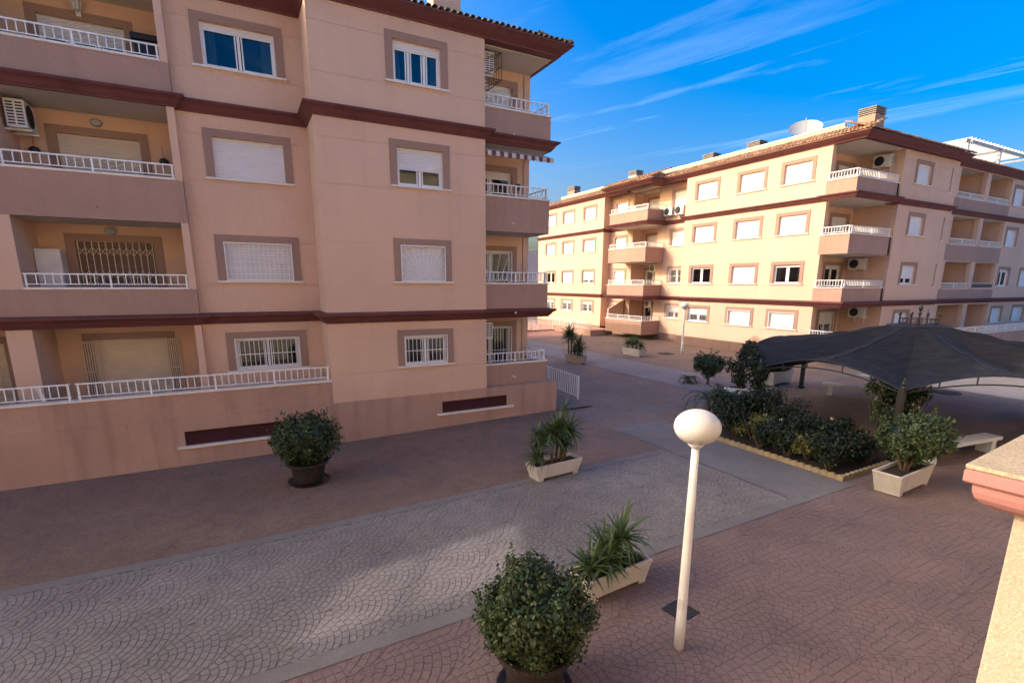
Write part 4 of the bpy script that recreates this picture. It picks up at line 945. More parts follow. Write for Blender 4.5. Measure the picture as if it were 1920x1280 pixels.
# yucca / palm-like blades
def blade_mesh(mat, L_=0.5, w=0.045, bend=0.5, seg=4):
    mb = MB(); vs = []; p = Vector((0, 0, 0)); a = 0.0
    for i in range(seg + 1):
        f = i/seg; ww = w*(0.45 + 1.1*f if f < 0.4 else (1 - f)*1.45 + 0.02)
        q = Vector((math.sin(bend*f)*L_*f, 0, math.cos(bend*f)*L_*f))
        vs += [(q.x, -ww/2, q.z), (q.x + ww*0.18, 0, q.z - 0.0), (q.x, ww/2, q.z)]
    fs = []
    for i in range(seg): k = 3*i; fs += [(k, k+1, k+4, k+3), (k+1, k+2, k+5, k+4)]
    me = bpy.data.meshes.new('leaf'); me.from_pydata(vs, [], fs); me.materials.append(M(mat)); return me
BLADES = [blade_mesh('leaf_yucca', 0.5, 0.066, b) for b in (0.12, 0.4, 0.8)]
def rosette(parent, c, n, size, seed, singles=True, mat='leaf_yucca', spread=1.0):
    g = random.Random(seed); mb = MB(); items = []
    n = int(n*1.35)
    for i in range(n):
        el = (0.15 + 1.75*((i + g.random())/n)**0.7)*spread        # tilt away from upright
        az = i*2.39996 + g.uniform(-0.3, 0.3); s = size*1.32/0.5*g.uniform(0.75, 1.15)*(1.0 if el < 1.2 else 0.9)
        items.append((Matrix.Translation(c) @ Matrix.Rotation(az, 4, 'Z') @ Matrix.Rotation(el, 4, 'Y') @ Matrix.Diagonal((s, s*1.0, s, 1)), g.choice((0, 1, 1, 2)) if el > 0.5 else 0))
    core = MB(); core.tube((c[0], c[1], c[2] - 0.16), (c[0], c[1], c[2] + 0.02), 0.035, 0.045, 7)
    r = core.build('rosette', 'bark', parent)
    if singles:
        for mt, k in items: o = link('leaf', BLADES[k], r); o.matrix_basis = mt
    else:
        for mt, k in items:
            me = BLADES[k]; mb.add([mt @ v.co for v in me.vertices], [tuple(p.vertices) for p in me.polygons])
        mb.build('leaves', mat, r, fix=False)
    return r
def planter_box(parent, x, y, lx, ly, h, rz, mat):
    """long concrete trough with sloping sides and feet"""
    z = zg(x); cs, sn = math.cos(rz), math.sin(rz)
    T_ = lambda a, b, c: (x + a*cs - b*sn, y + a*sn + b*cs, z + c)
    mb = MB(); f = 0.86
    def loop(ax, ay, c): return [T_(-ax, -ay, c), T_(ax, -ay, c), T_(ax, ay, c), T_(-ax, ay, c)]
    rings = [loop(lx/2*f, ly/2*f, 0.07), loop(lx/2*0.985, ly/2*0.975, h - 0.06), loop(lx/2, ly/2, h - 0.05), loop(lx/2, ly/2, h), loop(lx/2 - 0.05, ly/2 - 0.05, h), loop(lx/2 - 0.07, ly/2 - 0.07, h - 0.10)]
    vs = [p for r in rings for p in r]; fs = [(3, 2, 1, 0)]
    for j in range(len(rings) - 1):
        for i in range(4): fs.append((4*j + i, 4*j + (i+1) % 4, 4*j + 4 + (i+1) % 4, 4*j + 4 + i))
    mb.add(vs, fs)
    for s in (-1, 1):
        a0, a1 = s*lx/2*f, s*(lx/2*f - 0.16); b0 = ly/2*f
        q = [T_(a0, -b0, 0.10), T_(a1, -b0, 0.10), T_(a1, b0, 0.10), T_(a0, b0, 0.10), T_(a0*0.98, -b0, 0), T_(a1, -b0, 0), T_(a1, b0, 0), T_(a0*0.98, b0, 0)]
        mb.add(q, [(0, 1, 2, 3), (7, 6, 5, 4), (0, 4, 5, 1), (1, 5, 6, 2), (2, 6, 7, 3), (3, 7, 4, 0)])
    mb.build('planter_box', mat, parent, bevel=0.012)
    mb = MB(); q = loop(lx/2 - 0.06, ly/2 - 0.06, h - 0.07); mb.add(q, [(0, 1, 2, 3)]); mb.build('soil', 'soil', parent)
    return T_
t = root('yucca_planter', (5.05, 5.9, zg(5)), 'long cream trough of spiky yuccas next to the foreground lamp post', 'planter')
T_ = planter_box(t, 5.02, 5.92, 1.42, 0.50, 0.42, 0.07, 'planter')
for k, (a, b, c, n_, s) in enumerate(((-0.48, 0.0, 0.50, 30, 0.40), (-0.20, -0.08, 0.56, 34, 0.44), (0.05, 0.03, 0.52, 30, 0.40), (0.24, 0.06, 0.80, 40, 0.50), (-0.05, 0.1, 0.66, 30, 0.42))):
    rosette(t, Vector(T_(a, b, c)), n_, s, 20 + k)
mb = MB()
for a, b, c in ((0.24, 0.06, 0.80), (-0.05, 0.1, 0.66)): mb.tube(T_(a, b, 0.33), T_(a, b, c - 0.08), 0.04, 0.035, 7)
mb.build('stem', 'bark', t)
Pp, nn = shell_points(260, T_(0.38, -0.08, 0.40), 0.16, (1.4, .8, .7), seed=5); V, F = leaves(Pp, nn, 0.05); np_mesh('ground_cover', V, F, 'leaf_box', t)
t = root('yucca_planter', (6.9, 10.6, zg(6.9)), 'cream trough of tall branching yuccas between the two paving bands before the peach bay', 'planter')
T_ = planter_box(t, 6.85, 10.55, 1.50, 0.52, 0.42, 0.08, 'planter')
mb = MB()
for k, (a, b, c, n_, s) in enumerate(((-0.58, -0.02, 0.62, 36, 0.40), (-0.38, 0.1, 0.95, 36, 0.42), (-0.10, 0.0, 1.15, 44, 0.50), (0.15, 0.05, 1.25, 44, 0.48), (0.52, 0.05, 1.10, 44, 0.46), (0.30, -0.02, 0.85, 36, 0.44), (0.42, 0.12, 1.75, 24, 0.26), (-0.50, 0.08, 1.15, 28, 0.34))):
    rosette(t, Vector(T_(a, b, c)), n_, s, 40 + k); mb.tube(T_(a*0.7, b, 0.33), T_(a, b, c - 0.08), 0.035, 0.03, 7)
mb.build('stem', 'bark', t)
def small_yucca(label, x, y, lx, ly, rz, spec, seed, mat='planter_pink'):
    t = root('yucca_planter', (x, y, zg(x)), label, 'planter'); T_ = planter_box(t, x, y, lx, ly, 0.48, rz, mat); mb = MB()
    for k, (a, b, c, n_, s) in enumerate(spec):
        rosette(t, Vector(T_(a, b, c)), n_, s, seed + k, singles=False); mb.tube(T_(a*0.8, b, 0.4), T_(a, b, c - 0.08), 0.05, 0.04, 6)
    mb.build('stem', 'bark', t); return t
small_yucca('pinkish trough with a tall leaning yucca beyond the peach corner', 17.75, 25.2, 0.55, 1.7, 0.0, ((-0.15, 0.6, 1.75, 40, 0.62), (0, 0.5, 1.6, 40, 0.6), (0.1, -0.1, 1.0, 40, 0.5), (0.0, -0.35, 1.3, 36, 0.5), (0.05, -0.4, 0.8, 36, 0.5), (0, 0.15, 0.7, 30, 0.45)), 70)
small_yucca('far cream trough half hidden behind the tall yucca', 20.7, 30.2, 0.55, 1.6, 0.0, ((0, 0.2, 0.9, 30, 0.6), (0, -0.3, 0.8, 30, 0.5)), 80)
small_yucca('low wide trough of short yuccas on the far lane before the lamp', 22.6, 25.5, 0.6, 1.8, 0.0, ((0, 0.6, 0.75, 36, 0.5), (0, 0.2, 0.8, 36, 0.5), (0, -0.25, 0.8, 36, 0.5), (0, -0.6, 0.7, 36, 0.45)), 90, 'planter')
# ficus in a white trough by the bed
t = root('ficus_planter', (13.8, 5.75, zg(13.8)), 'pale trough holding a bushy ficus beside the flower bed corner', 'planter')
T_ = planter_box(t, 13.7, 5.72, 1.75, 0.62, 0.52, 0.06, 'planter')
mb = MB()
for i in range(7):
    a = i*0.9; mb.tube(T_(0.05*math.cos(a), 0.05*math.sin(a), 0.42), T_(0.30*math.cos(a), 0.26*math.sin(a), 1.05), 0.035, 0.02, 7)
mb.build('trunk', 'bark', t); c = T_(0.25, 0, 1.18)
cluster_crown(t, c[0], c[1], c[2], 0.80, (1.12, 1.0, 0.74), 5600, 0.075, 'leaf_ficus', 31, 70, 300, 'leaf_ficus')
c = T_(0.75, -0.25, 1.45); crown(t, c, 0.36, 700, 0.08, 'leaf_ficus', (1.2, 0.8, 0.7), 32, 0.3, core=False, depth=0.6)
# small clipped tree and its neighbours past the bed
def small_tree(label, x, y, cz, r, n, size, seed, mat='leaf_box', sq=(1.1, 1.1, 0.85)):
    z = zg(x); t = root('small_tree', (x, y, z), label, 'tree'); mb = MB(); mb.tube((x, y, z), (x + 0.03, y, z + cz - r*0.4), 0.06, 0.045, 8)
    for i in range(7): a = i*0.9; mb.tube((x + 0.02, y, z + cz - r*0.6), (x + r*0.6*math.cos(a), y + r*0.6*math.sin(a), z + cz + 0.2*r*math.sin(i*2.0)), 0.03, 0.012, 6)
    mb.build('trunk', 'bark', t); cluster_crown(t, x, y, z + cz, r*1.05, sq, n, size, mat, seed, 60); return t
small_tree('small clipped round tree standing beyond the flower bed', 19.3, 16.5, 0.95, 0.66, 3200, 0.09, 51)
# flower bed
bed = root('flower_bed', (14.0, 8.8, zg(14)), 'flower bed edged with scalloped yellow blocks at the gazebo', 'flower bed')
mb = MB(); mb.add([(12.93, 6.72, zg(12.93) + 0.05), (15.9, 6.72, zg(15.9) + 0.05), (15.9, 11.3, zg(15.9) + 0.05), (12.93, 11.3, zg(12.93) + 0.05)], [(0, 1, 2, 3)]); mb.build('soil', 'soil', bed)
def edge_block():
    mb = MB(); w = 0.19; vs = []; n = 6
    prof = [(-w/2, 0.0)] + [(-w/2 + w*i/n, 0.11 + 0.035*math.sin(PI*i/n)) for i in range(n + 1)] + [(w/2, 0.0)]
    for y in (-0.045, 0.045): vs += [(a, y, b) for a, b in prof]
    m = len(prof); fs = [tuple(range(m)), tuple(reversed(range(m, 2*m)))] + [(i, m + i, m + (i+1) % m, (i+1) % m) for i in range(m)]
    mb.add(vs, fs); me = bpy.data.meshes.new('edging_block'); me.from_pydata(mb.v, [], mb.f); me.materials.append(M('edging')); return me
eb = edge_block()
for i in range(23):
    o = link('edging_block', eb, bed); o.location = (12.88, 6.70 + i*0.2, zg(12.88) - 0.01); o.rotation_euler = (0, 0, PI/2 + random.uniform(-0.03, 0.03)); o.matrix_parent_inverse = Matrix.Translation(-Vector(ROOTLOC[bed.name]))
for i in range(15):
    x = 12.98 + i*0.2; o = link('edging_block', eb, bed); o.location = (x, 6.66, zg(x) - 0.01); o.rotation_euler = (0, 0, random.uniform(-0.03, 0.03)); o.matrix_parent_inverse = Matrix.Translation(-Vector(ROOTLOC[bed.name]))
def bush(label, x, y, r, h, n, size, seed, mat='leaf_rose', flowers=0, name='rose_bush', cat='bush', depth=0.75):
    z = zg(x); h *= 1.22; r *= 1.18; n = int(n*1.55); t = root(name, (x, y, z), label, cat, 'bushes in the flower bed'); mb = MB()
    for i in range(9):
        a = i*2.4; mb.tube((x, y, z), (x + 0.7*r*math.cos(a), y + 0.7*r*math.sin(a), z + h*(0.7 + 0.25*math.sin(i))), 0.014, 0.006, 5)
    mb.build('stem', 'bark', t)
    g = np.random.default_rng(seed); k = 14; Ps = []; Ns = []
    for i in range(k):
        a = g.uniform(0, 2*PI); q = g.uniform(0, 0.75)*r; cc = (x + q*math.cos(a), y + q*math.sin(a), z + h*g.uniform(0.35, 0.85)); P, nn = shell_points(n//k, cc, r*0.42, (1, 1, 0.9), 0.3, depth, seed*31 + i); Ps.append(P); Ns.append(nn)
    V, F = leaves(np.concatenate(Ps), np.concatenate(Ns), size, 0.6); o = np_mesh('crown', V, F, mat, t)
    if flowers:
        P = np.concatenate(Ps); P = P[g.choice(len(P), flowers)] + np.array([0, 0, 0.05]); PV = np.repeat(P, 9, 0) + g.normal(size=(flowers*9, 3))*0.018
        V, F = leaves(PV, g.normal(size=PV.shape), 0.06, 0.9); np_mesh('blossoms', V, F, 'petal', t)
    return t
bush('dark rose bush at the near corner of the flower bed', 13.5, 7.3, 0.55, 0.75, 1500, 0.075, 101, flowers=0)
bush('low dark bush along the front edging of the bed', 14.3, 7.25, 0.5, 0.7, 1400, 0.075, 102, flowers=1)
bush('yellow-green young bush near the front of the bed', 13.45, 7.9, 0.42, 0.7, 800, 0.06, 103, 'leaf_yellow')
bush('broad dark rose bush with white blooms mid bed', 14.2, 8.3, 0.75, 1.0, 2400, 0.075, 104, flowers=3)
bush('dark rose bush by the left edging of the bed', 13.4, 8.8, 0.55, 0.85, 1600, 0.075, 105, flowers=3)
bush('tall dark rose bush with pale bloom on top mid bed', 14.5, 9.2, 0.7, 1.15, 2200, 0.075, 106, flowers=2)
bush('speckled bush with yellow leaves near the left edging', 13.45, 9.6, 0.5, 0.9, 1000, 0.065, 107, 'leaf_yellow')
bush('dense dark bush in the far left part of the bed', 13.6, 10.4, 0.65, 1.05, 2200, 0.075, 108, flowers=2)
bush('tall dark bush around the foot of a gazebo post', 14.7, 10.4, 0.75, 1.35, 2400, 0.08, 109)
bush('dark bush at the far end of the bed', 14.3, 11.2, 0.7, 1.1, 2000, 0.08, 110)
bush('low bush behind the bed corner planter', 15.1, 8.0, 0.6, 0.8, 1600, 0.08, 111, flowers=1)
bush('small dark bush pressed against the left edging near the corner', 13.15, 7.15, 0.34, 0.6, 700, 0.07, 121)
bush('small dark bush against the left edging mid way', 13.15, 8.3, 0.34, 0.65, 700, 0.07, 122)
bush('small dark bush against the left edging further along', 13.2, 9.2, 0.36, 0.7, 700, 0.07, 123)
bush('small dark bush on the front edging by the trough', 14.6, 6.95, 0.34, 0.6, 700, 0.07, 124)
bush('big leafy bush climbing round the near gazebo post', 15.9, 6.95, 0.75, 1.75, 3000, 0.095, 112, 'leaf_rose', name='climbing_bush')
bush('olive loose bush top beside the near gazebo post', 16.3, 7.6, 0.5, 1.9, 900, 0.085, 113, 'leaf_ficus', name='climbing_bush')
# young palms at the far end of the bed
def palm(label, x, y, h, n, L_, seed):
    z = zg(x); t = root('young_palm', (x, y, z), label, 'palm', 'young palms by the bed'); g = random.Random(seed)
    mb = MB(); mb.tube((x, y, z), (x, y, z + h), 0.09, 0.07, 8); mb.build('trunk', 'bark', t)
    for i in range(n):
        az = i*2.4; tilt = 0.35 + 1.0*g.random(); pts = []
        for k in range(9):
            f = k/8; e = tilt + 1.1*f*f; pts.append(Vector((x, y, z + h)) + Vector((math.cos(az)*math.sin(e)*L_*f, math.sin(az)*math.sin(e)*L_*f, math.cos(e)*L_*f*0.9)))
        mb = MB(); mb.path(pts, 0.008, 4)
        for k in range(1, 8):
            for q in range(4):
                p = pts[k].lerp(pts[min(k+1, 8)], q/4); dr = (pts[min(k+1, 8)] - pts[k-1]).normalized(); sd_ = dr.cross(Vector((0, 0, 1))).normalized()
                for s in (-1, 1):
                    tip = p + sd_*s*0.24*(1 - 0.5*k/8) + dr*0.16 + Vector((0, 0, -0.05)); w = dr*0.012
                    mb.add([p - w, p + w, tip], [(0, 1, 2)])
        mb.build('frond', 'leaf_palm', t, fix=False)
    return t
palm('small feathery palm at the far left end of the flower bed', 14.9, 12.6, 0.55, 14, 1.05, 1)
palm('low feathery palm between the bed and the gazebo', 16.3, 12.6, 0.3, 12, 0.95, 2)
palm('little dark cycad-like plant by the small round tree', 18.9, 17.3, 0.15, 10, 0.5, 3)

# ------------------------------------------------------------------ gazebo
GCX, GCY, GAP, GZT, GZC = 20.2, 8.76, 5.05, 2.40, 3.70
gz = root('gazebo', (GCX, GCY, zg(GCX)), 'large octagonal gazebo with sagging dark grey shade cloth and arched black frame', 'gazebo')
gr = GAP/math.cos(PI/8); cor = [(GCX + gr*math.cos(PI/8 + k*PI/4), GCY + gr*math.sin(PI/8 + k*PI/4)) for k in range(8)]
def edge_pt(k, s):
    a, b = cor[k], cor[(k+1) % 8]; x, y = a[0] + (b[0]-a[0])*s, a[1] + (b[1]-a[1])*s
    return Vector((x, y, GZT - 0.03 + 0.52*math.sin(PI*s)**0.9 + 0.012*(x - GCX)))
def crown_pt(k, s):
    r_ = 0.85; a = (math.cos(PI/8 + k*PI/4), math.sin(PI/8 + k*PI/4)); b = (math.cos(PI/8 + (k+1)*PI/4), math.sin(PI/8 + (k+1)*PI/4))
    return Vector((GCX + r_*(a[0] + (b[0]-a[0])*s), GCY + r_*(a[1] + (b[1]-a[1])*s), GZC))
for k in range(8):
    ns, ntt = 20, 22; vs = []; g_ = random.Random(k); ph = [g_.uniform(0, 6) for _ in range(4)]
    for j in range(ntt + 1):
        for i in range(ns + 1):
            s, t_ = i/ns, j/ntt; p = crown_pt(k, s).lerp(edge_pt(k, s), t_)
            e, c_ = edge_pt(k, s), crown_pt(k, s); fz = 1 - (1 - t_)**2.15
            ridge = 0.14*math.sin(PI*t_)*(1 - abs(2*s - 1))**1.5 - 0.08*math.sin(PI*t_)*(1 - min(1, 4*abs(s - 0.25)) + 1 - min(1, 4*abs(s - 0.75)))
            wr = 0.026*math.sin(26*t_ + 5*s + ph[0])*math.sin(PI*t_) + 0.024*math.sin(17*s + 7*t_ + ph[1])*math.sin(PI*t_) + 0.014*math.sin(41*s*t_ + ph[2])
            vs.append((p.x, p.y, c_.z + (e.z - c_.z)*fz + ridge + wr*math.sin(PI*s)))
    fs = [(j*(ns+1) + i, j*(ns+1) + i + 1, (j+1)*(ns+1) + i + 1, (j+1)*(ns+1) + i) for j in range(ntt) for i in range(ns)]
    mb = MB(); mb.add(vs, fs); cp = mb.build('canopy_panel', 'shade_cloth', gz, smooth=True)
    mb = MB(); mid = ns//2; pts = [Vector(vs[j*(ns+1) + mid]) + Vector((0, 0, 0.004)) for j in range(0, ntt + 1, 1)]; mb.path(pts[:-2], 0.016, 5); mb.build('seam', 'black_plastic', cp)
    # post and finial
    x, y = cor[k]; z0 = zg(x); mb = MB(); mb.box(x - 0.07, x + 0.07, y - 0.07, y + 0.07, z0, GZT + 0.02); mb.box(x - 0.11, x + 0.11, y - 0.11, y + 0.11, z0, z0 + 0.08)
    po = mb.build('post', 'dark_metal', gz, fix=False)
    mb = MB(); mb.lathe((x, y, GZT + 0.02), [(0.05, 0), (0.03, 0.05), (0.055, 0.10), (0.03, 0.16), (0.006, 0.24)], 10); mb.build('finial', 'dark_metal', po)
    # arched truss
    mb = MB(); up_ = [edge_pt(k, i/16) for i in range(17)]; lo = [Vector((p.x, p.y, p.z - 0.06 - 0.17*math.sin(PI*i/16))) for i, p in enumerate(up_)]
    mb.path(up_, 0.022, 6); mb.path(lo, 0.02, 6)
    for i in (3, 6, 10, 13): mb.tube(up_[i], lo[i], 0.018, n=6)
    mb.build('arch', 'dark_metal', gz)
mb = MB()
for k in range(8): mb.tube(crown_pt(k, 0), crown_pt(k, 1), 0.03, n=6)
mb.build('crown_ring', 'dark_metal', gz)
for k in range(8):
    p = crown_pt(k, 0.5); mb = MB(); q = Vector((GCX + (p.x - GCX)*0.72, GCY + (p.y - GCY)*0.72, GZC))
    mb.tube(q, q + Vector((0, 0, 0.34)), 0.022, n=6); mb.lathe(q + Vector((0, 0, 0.34)), [(0.02, 0), (0.045, 0.03), (0.045, 0.06), (0.02, 0.09), (0.005, 0.12)], 8)
    pn = crown_pt(k + 1, 0.5) if k < 7 else crown_pt(0, 0.5); q2 = Vector((GCX + (pn.x - GCX)*0.72, GCY + (pn.y - GCY)*0.72, GZC))
    for zz in (0.10, 0.24): mb.tube(q + Vector((0, 0, zz)), q2 + Vector((0, 0, zz)), 0.012, n=5)
    pts = [q.lerp(q2, 0.5) + Vector((0, 0, 0.17)) + (q2 - q)*0.22*math.cos(a*PI/5) + Vector((0, 0, 0.07*math.sin(a*PI/5))) for a in range(11)]; mb.path(pts, 0.009, 5)
    mb.build('crown_spindle', 'dark_metal', gz)
mb = MB(); mb.lathe((GCX, GCY, GZC), [(0.05, 0), (0.03, 0.35), (0.06, 0.42), (0.03, 0.5), (0.07, 0.58), (0.06, 0.64), (0.01, 0.74)], 10); mb.lathe((GCX, GCY, GZC - 0.02), [(0.01, 0), (0.8, 0), (0.75, 0.03), (0.01, 0.04)], 16); mb.build('crown_finial', 'dark_metal', gz)
# vine over the left arch
vn = root('climbing_vine', (cor[2][0], cor[2][1], zg(18)), 'dark leafy vine covering the left arch and posts of the gazebo', 'vine')
Ps = []; Ns = []
for i in range(60):
    s = i/59; p = edge_pt(2, s) if True else None; P, nn = shell_points(46, (p.x, p.y, p.z - 0.12 - 0.1*math.sin(i*1.7)), 0.20, (1, 1, 1.2), 0.3, 0.9, 600 + i); Ps.append(P); Ns.append(nn)
for i in range(34):
    z = 0.5 + 1.9*i/33
    for c_ in (cor[2], cor[3]): P, nn = shell_points(40 if c_ == cor[2] else 26, (c_[0] + 0.12*math.sin(i), c_[1] + 0.12*math.cos(i*1.3), z), 0.17, (1, 1, 1), 0.3, 0.9, 800 + i); Ps.append(P); Ns.append(nn)
for i in range(40): P, nn = shell_points(34, (cor[3][0] + random.uniform(-0.2, 0.3), cor[3][1] + random.uniform(-0.1, 1.2), random.uniform(1.7, 2.5)), 0.2, (1, 1, 1), 0.3, 0.9, 900 + i); Ps.append(P); Ns.append(nn)
V, F = leaves(np.concatenate(Ps), np.concatenate(Ns), 0.09, 0.65); np_mesh('foliage', V, F, 'leaf_rose', vn)
mb = MB()
for q in range(3): mb.path([(cor[2][0] + 0.1*math.sin(i + q*2), cor[2][1] + 0.1*math.cos(i*1.2 + q), 0.4 + 0.2*i) for i in range(11)], 0.014, 5)
mb.build('stem', 'bark', vn)

# ------------------------------------------------------------------ benches
def bench(label, x, y, rz, L_=1.9, back=True):
    z = zg(x); t = root('bench', (x, y, z), label, 'bench', 'white courtyard benches', rz=rz, local=True)
    mb = MB(); mb.box(-L_/2, L_/2, -0.22, 0.22, 0.40, 0.50); mb.build('seat', 'bench_white', t, local=True, fix=False, bevel=0.012)
    if back: mb = MB(); mb.box(-L_/2, L_/2, 0.225, 0.285, 0.47, 0.80); mb.build('backrest', 'bench_white', t, local=True, fix=False, bevel=0.012)
    for s in (-1, 1):
        mb = MB(); xx = s*(L_/2 - 0.30); mb.box(xx - 0.09, xx + 0.09, -0.19, 0.19, 0, 0.398); mb.box(xx - 0.07, xx + 0.07, 0.195, 0.223 if back else 0.2, 0.1, 0.398); mb.build('leg', 'bench_white', t, local=True, fix=False)
    return t
bench('long solid white bench right of the ficus trough', 17.3, 6.05, -0.12, 3.2, False)
bench('white backless bench on the far side under the gazebo', 22.3, 11.6, -1.13, 2.2, False)
bench('white bench seen end-on beside the left gazebo post', 17.0, 12.6, 2.2, 1.7)
bench('white bench end at the right edge under the gazebo', 24.0, 6.3, 0.5, 1.8)
t = root('shrub_planter', (22.3, 15.2, zg(22)), 'large pale trough with a dark shrub behind the gazebo vine', 'planter'); T_ = planter_box(t, 22.2, 15.0, 1.8, 0.7, 0.65, 0.1, 'planter')
c = T_(-0.2, 0, 1.1); crown(t, c, 0.75, 1800, 0.1, 'leaf_rose', (1.2, 0.9, 0.8), 77, 0.3)

# ------------------------------------------------------------------ things on and at the facades
def ac_unit(label, loc, rz, w=0.80, d=0.30, h=0.56):
    """outdoor unit: fan side faces local -Y"""
    t = root('air_conditioner', loc, label, 'air conditioner', 'outdoor air conditioner units', rz=rz, local=True)
    mb = MB(); mb.box(-w/2, w/2, -d/2, d/2, 0, h); mb.build('casing', 'ac_white', t, local=True, fix=False, bevel=0.012)
    mb = MB(); cx_ = -w*0.14; rr = h*0.42
    n = 28; vs = [(cx_ + rr*math.cos(2*PI*i/n), -d/2 - 0.006, h/2 + rr*math.sin(2*PI*i/n)) for i in range(n)]; mb.add(vs, [tuple(range(n))]); mb.build('fan_opening', 'ac_dark', t, local=True, fix=False)
    mb = MB()
    for q in (0.25, 0.5, 0.75, 1.0):
        mb.path([(cx_ + rr*q*math.cos(2*PI*i/20), -d/2 - 0.014, h/2 + rr*q*math.sin(2*PI*i/20)) for i in range(21)], 0.005, 4)
    for i in range(8): a = 2*PI*i/8; mb.tube((cx_, -d/2 - 0.014, h/2), (cx_ + rr*math.cos(a), -d/2 - 0.014, h/2 + rr*math.sin(a)), 0.004, n=4)
    mb.build('fan_guard', 'ac_white' if h < 0.6 else 'ac_dark', t, local=True)
    mb = MB()
    for i in range(8):
        z = h*(0.10 + 0.80*i/7.5)
        for a, b in ((-d*0.40, -d*0.05), (d*0.05, d*0.40)): mb.box(-w/2 - 0.004, -w/2 + 0.01, a, b, z, z + h*0.055); mb.box(w/2 - 0.01, w/2 + 0.004, a, b, z, z + h*0.055)
    mb.build('side_vents', 'ac_dark', t, local=True, fix=False, kind='stuff')
    mb = MB()
    for x in (-w*0.3, w*0.3): mb.box(x - 0.02, x + 0.02, -d/2 - 0.04, d/2 + 0.099, -0.045, -0.001); mb.box(x - 0.02, x + 0.02, d/2 + 0.10, d/2 + 0.139, -0.35, 0.1)
    mb.box(-w*0.3, w*0.3, d/2 + 0.105, d/2 + 0.13, -0.20, -0.17); mb.build('bracket', 'white_dull', t, local=True, fix=False); return t
ac_unit('air conditioner high on the third-floor left balcony wall', (-4.56, 18.55, 8.86), PI/2, 0.85, 0.40, 0.66)
ac_unit('air conditioner behind a cage on the top corner balcony', (8.0, 17.2, 11.85), PI/2, 0.85, 0.32, 0.62)
ac_unit('air conditioner on the ground-floor corner balcony of the left block', (7.86, 17.0, 3.1), PI/2, 0.8, 0.30, 0.56)
ac_unit('air conditioner under the roof in the corner loggia of the sunlit block', (33.75, 17.75, 11.75), -PI/2, 0.95, 0.34, 0.62)
ac_unit('air conditioner on the first-floor corner loggia of the sunlit block', (33.75, 18.35, 6.0), -PI/2, 0.95, 0.34, 0.62)
ac_unit('air conditioner in the ground-floor corner loggia of the sunlit block', (33.75, 17.95, 3.1), -PI/2, 0.95, 0.34, 0.60)
ac_unit('air conditioner right of the top balcony in the facade recess', (30.05, 30.75, 10.25), -PI/2, 0.85, 0.32, 0.60)
ac_unit('second air conditioner beside the top recess balcony', (30.05, 29.6, 10.2), -PI/2, 0.85, 0.32, 0.64)
ac_unit('air conditioner over the first-floor balcony door of the recess', (30.9, 32.9, 6.05), -PI/2, 0.85, 0.32, 0.56)
ac_unit('air conditioner over the ground-floor balcony door of the recess', (30.9, 33.3, 3.1), -PI/2, 0.85, 0.32, 0.56)
cg = root('ac_cage', (8.1, 17.2, 11.6), 'rusty metal cage around the top corner air conditioner', 'cage'); mb = MB()
for y in (16.72, 17.7):
    for x in (7.6, 8.42): mb.tube((x, y, 11.68), (x, y, 12.5), 0.014, n=5)
    mb.tube((7.6, y, 11.68), (8.42, y, 11.68), 0.014, n=5); mb.tube((7.6, y, 12.5), (8.42, y, 12.5), 0.014, n=5); mb.tube((7.6, y, 11.68), (8.42, y, 12.1), 0.012, n=5); mb.tube((7.6, y, 12.1), (8.42, y, 12.5), 0.012, n=5); mb.tube((7.57, y, 11.25), (8.42, y, 11.68), 0.016, n=5)
for z in (11.68, 12.1, 12.5): mb.tube((8.42, 16.72, z), (8.42, 17.7, z), 0.014, n=5)
for i in range(1, 5): mb.tube((8.42, 16.72 + i*0.196, 11.68), (8.42, 16.72 + i*0.196, 12.5), 0.008, n=4)
mb.build('bars', 'bark', cg)
# oval bulkhead lamps
def bulkhead(label, x, y, z):
    t = root('wall_lamp', (x, y, z), label, 'wall lamp', 'balcony wall lamps', local=True)
    mb = MB(); mb.lathe((0, 0, 0), [(0.15, 0), (0.15, 0.03), (0.135, 0.06)], 20, 1, 0.78); mb.v = [(a, -c_, b) for a, b, c_ in mb.v]; mb.build('base', 'grey_metal', t, local=True)
    mb = MB(); mb.lathe((0, 0, 0), [(0.125, 0.055), (0.115, 0.09), (0.08, 0.115), (0.02, 0.125)], 20, 1, 0.76); mb.v = [(a, -c_, b) for a, b, c_ in mb.v]; mb.build('diffuser', 'dish_grey', t, local=True, smooth=True)
    mb = MB(); mb.box(-0.13, 0.13, -0.135, -0.118, -0.012, 0.012); mb.build('bar', 'grey_metal', t, local=True, fix=False); return t
bulkhead('oval bulkhead lamp over the second-floor shuttered door', -3.12, 19.19, 9.42); bulkhead('oval bulkhead lamp over the scissor gate door', -3.18, 19.19, 6.50)
def lantern(label, x, y, z, s=1.0):
    t = root('wall_lantern', (x, y, z), label, 'wall lamp', 'balcony lanterns', local=True)
    mb = MB(); mb.box(-0.05*s, 0.05*s, -0.02, 0, -0.16*s, 0.0); mb.tube((0, -0.01, -0.10*s), (0, -0.16*s, -0.10*s), 0.012, n=6); mb.build('bracket', 'white_paint', t, local=True)
    mb = MB(); mb.lathe((0, -0.16*s, -0.10*s), [(0.035*s, 0), (0.07*s, 0.02*s), (0.115*s, 0.22*s), (0.125*s, 0.23*s), (0.10*s, 0.26*s), (0.02*s, 0.30*s)], 6); mb.build('lamp_shade', 'dish_grey', t, local=True); 
    mb = MB()
    for i in range(6): a = 2*PI*i/6; mb.tube((0.07*s*math.cos(a), -0.16*s + 0.07*s*math.sin(a), -0.08*s), (0.118*s*math.cos(a), -0.16*s + 0.118*s*math.sin(a), 0.12*s), 0.009*s, n=4)
    mb.build('cage', 'white_paint', t, local=True); return t
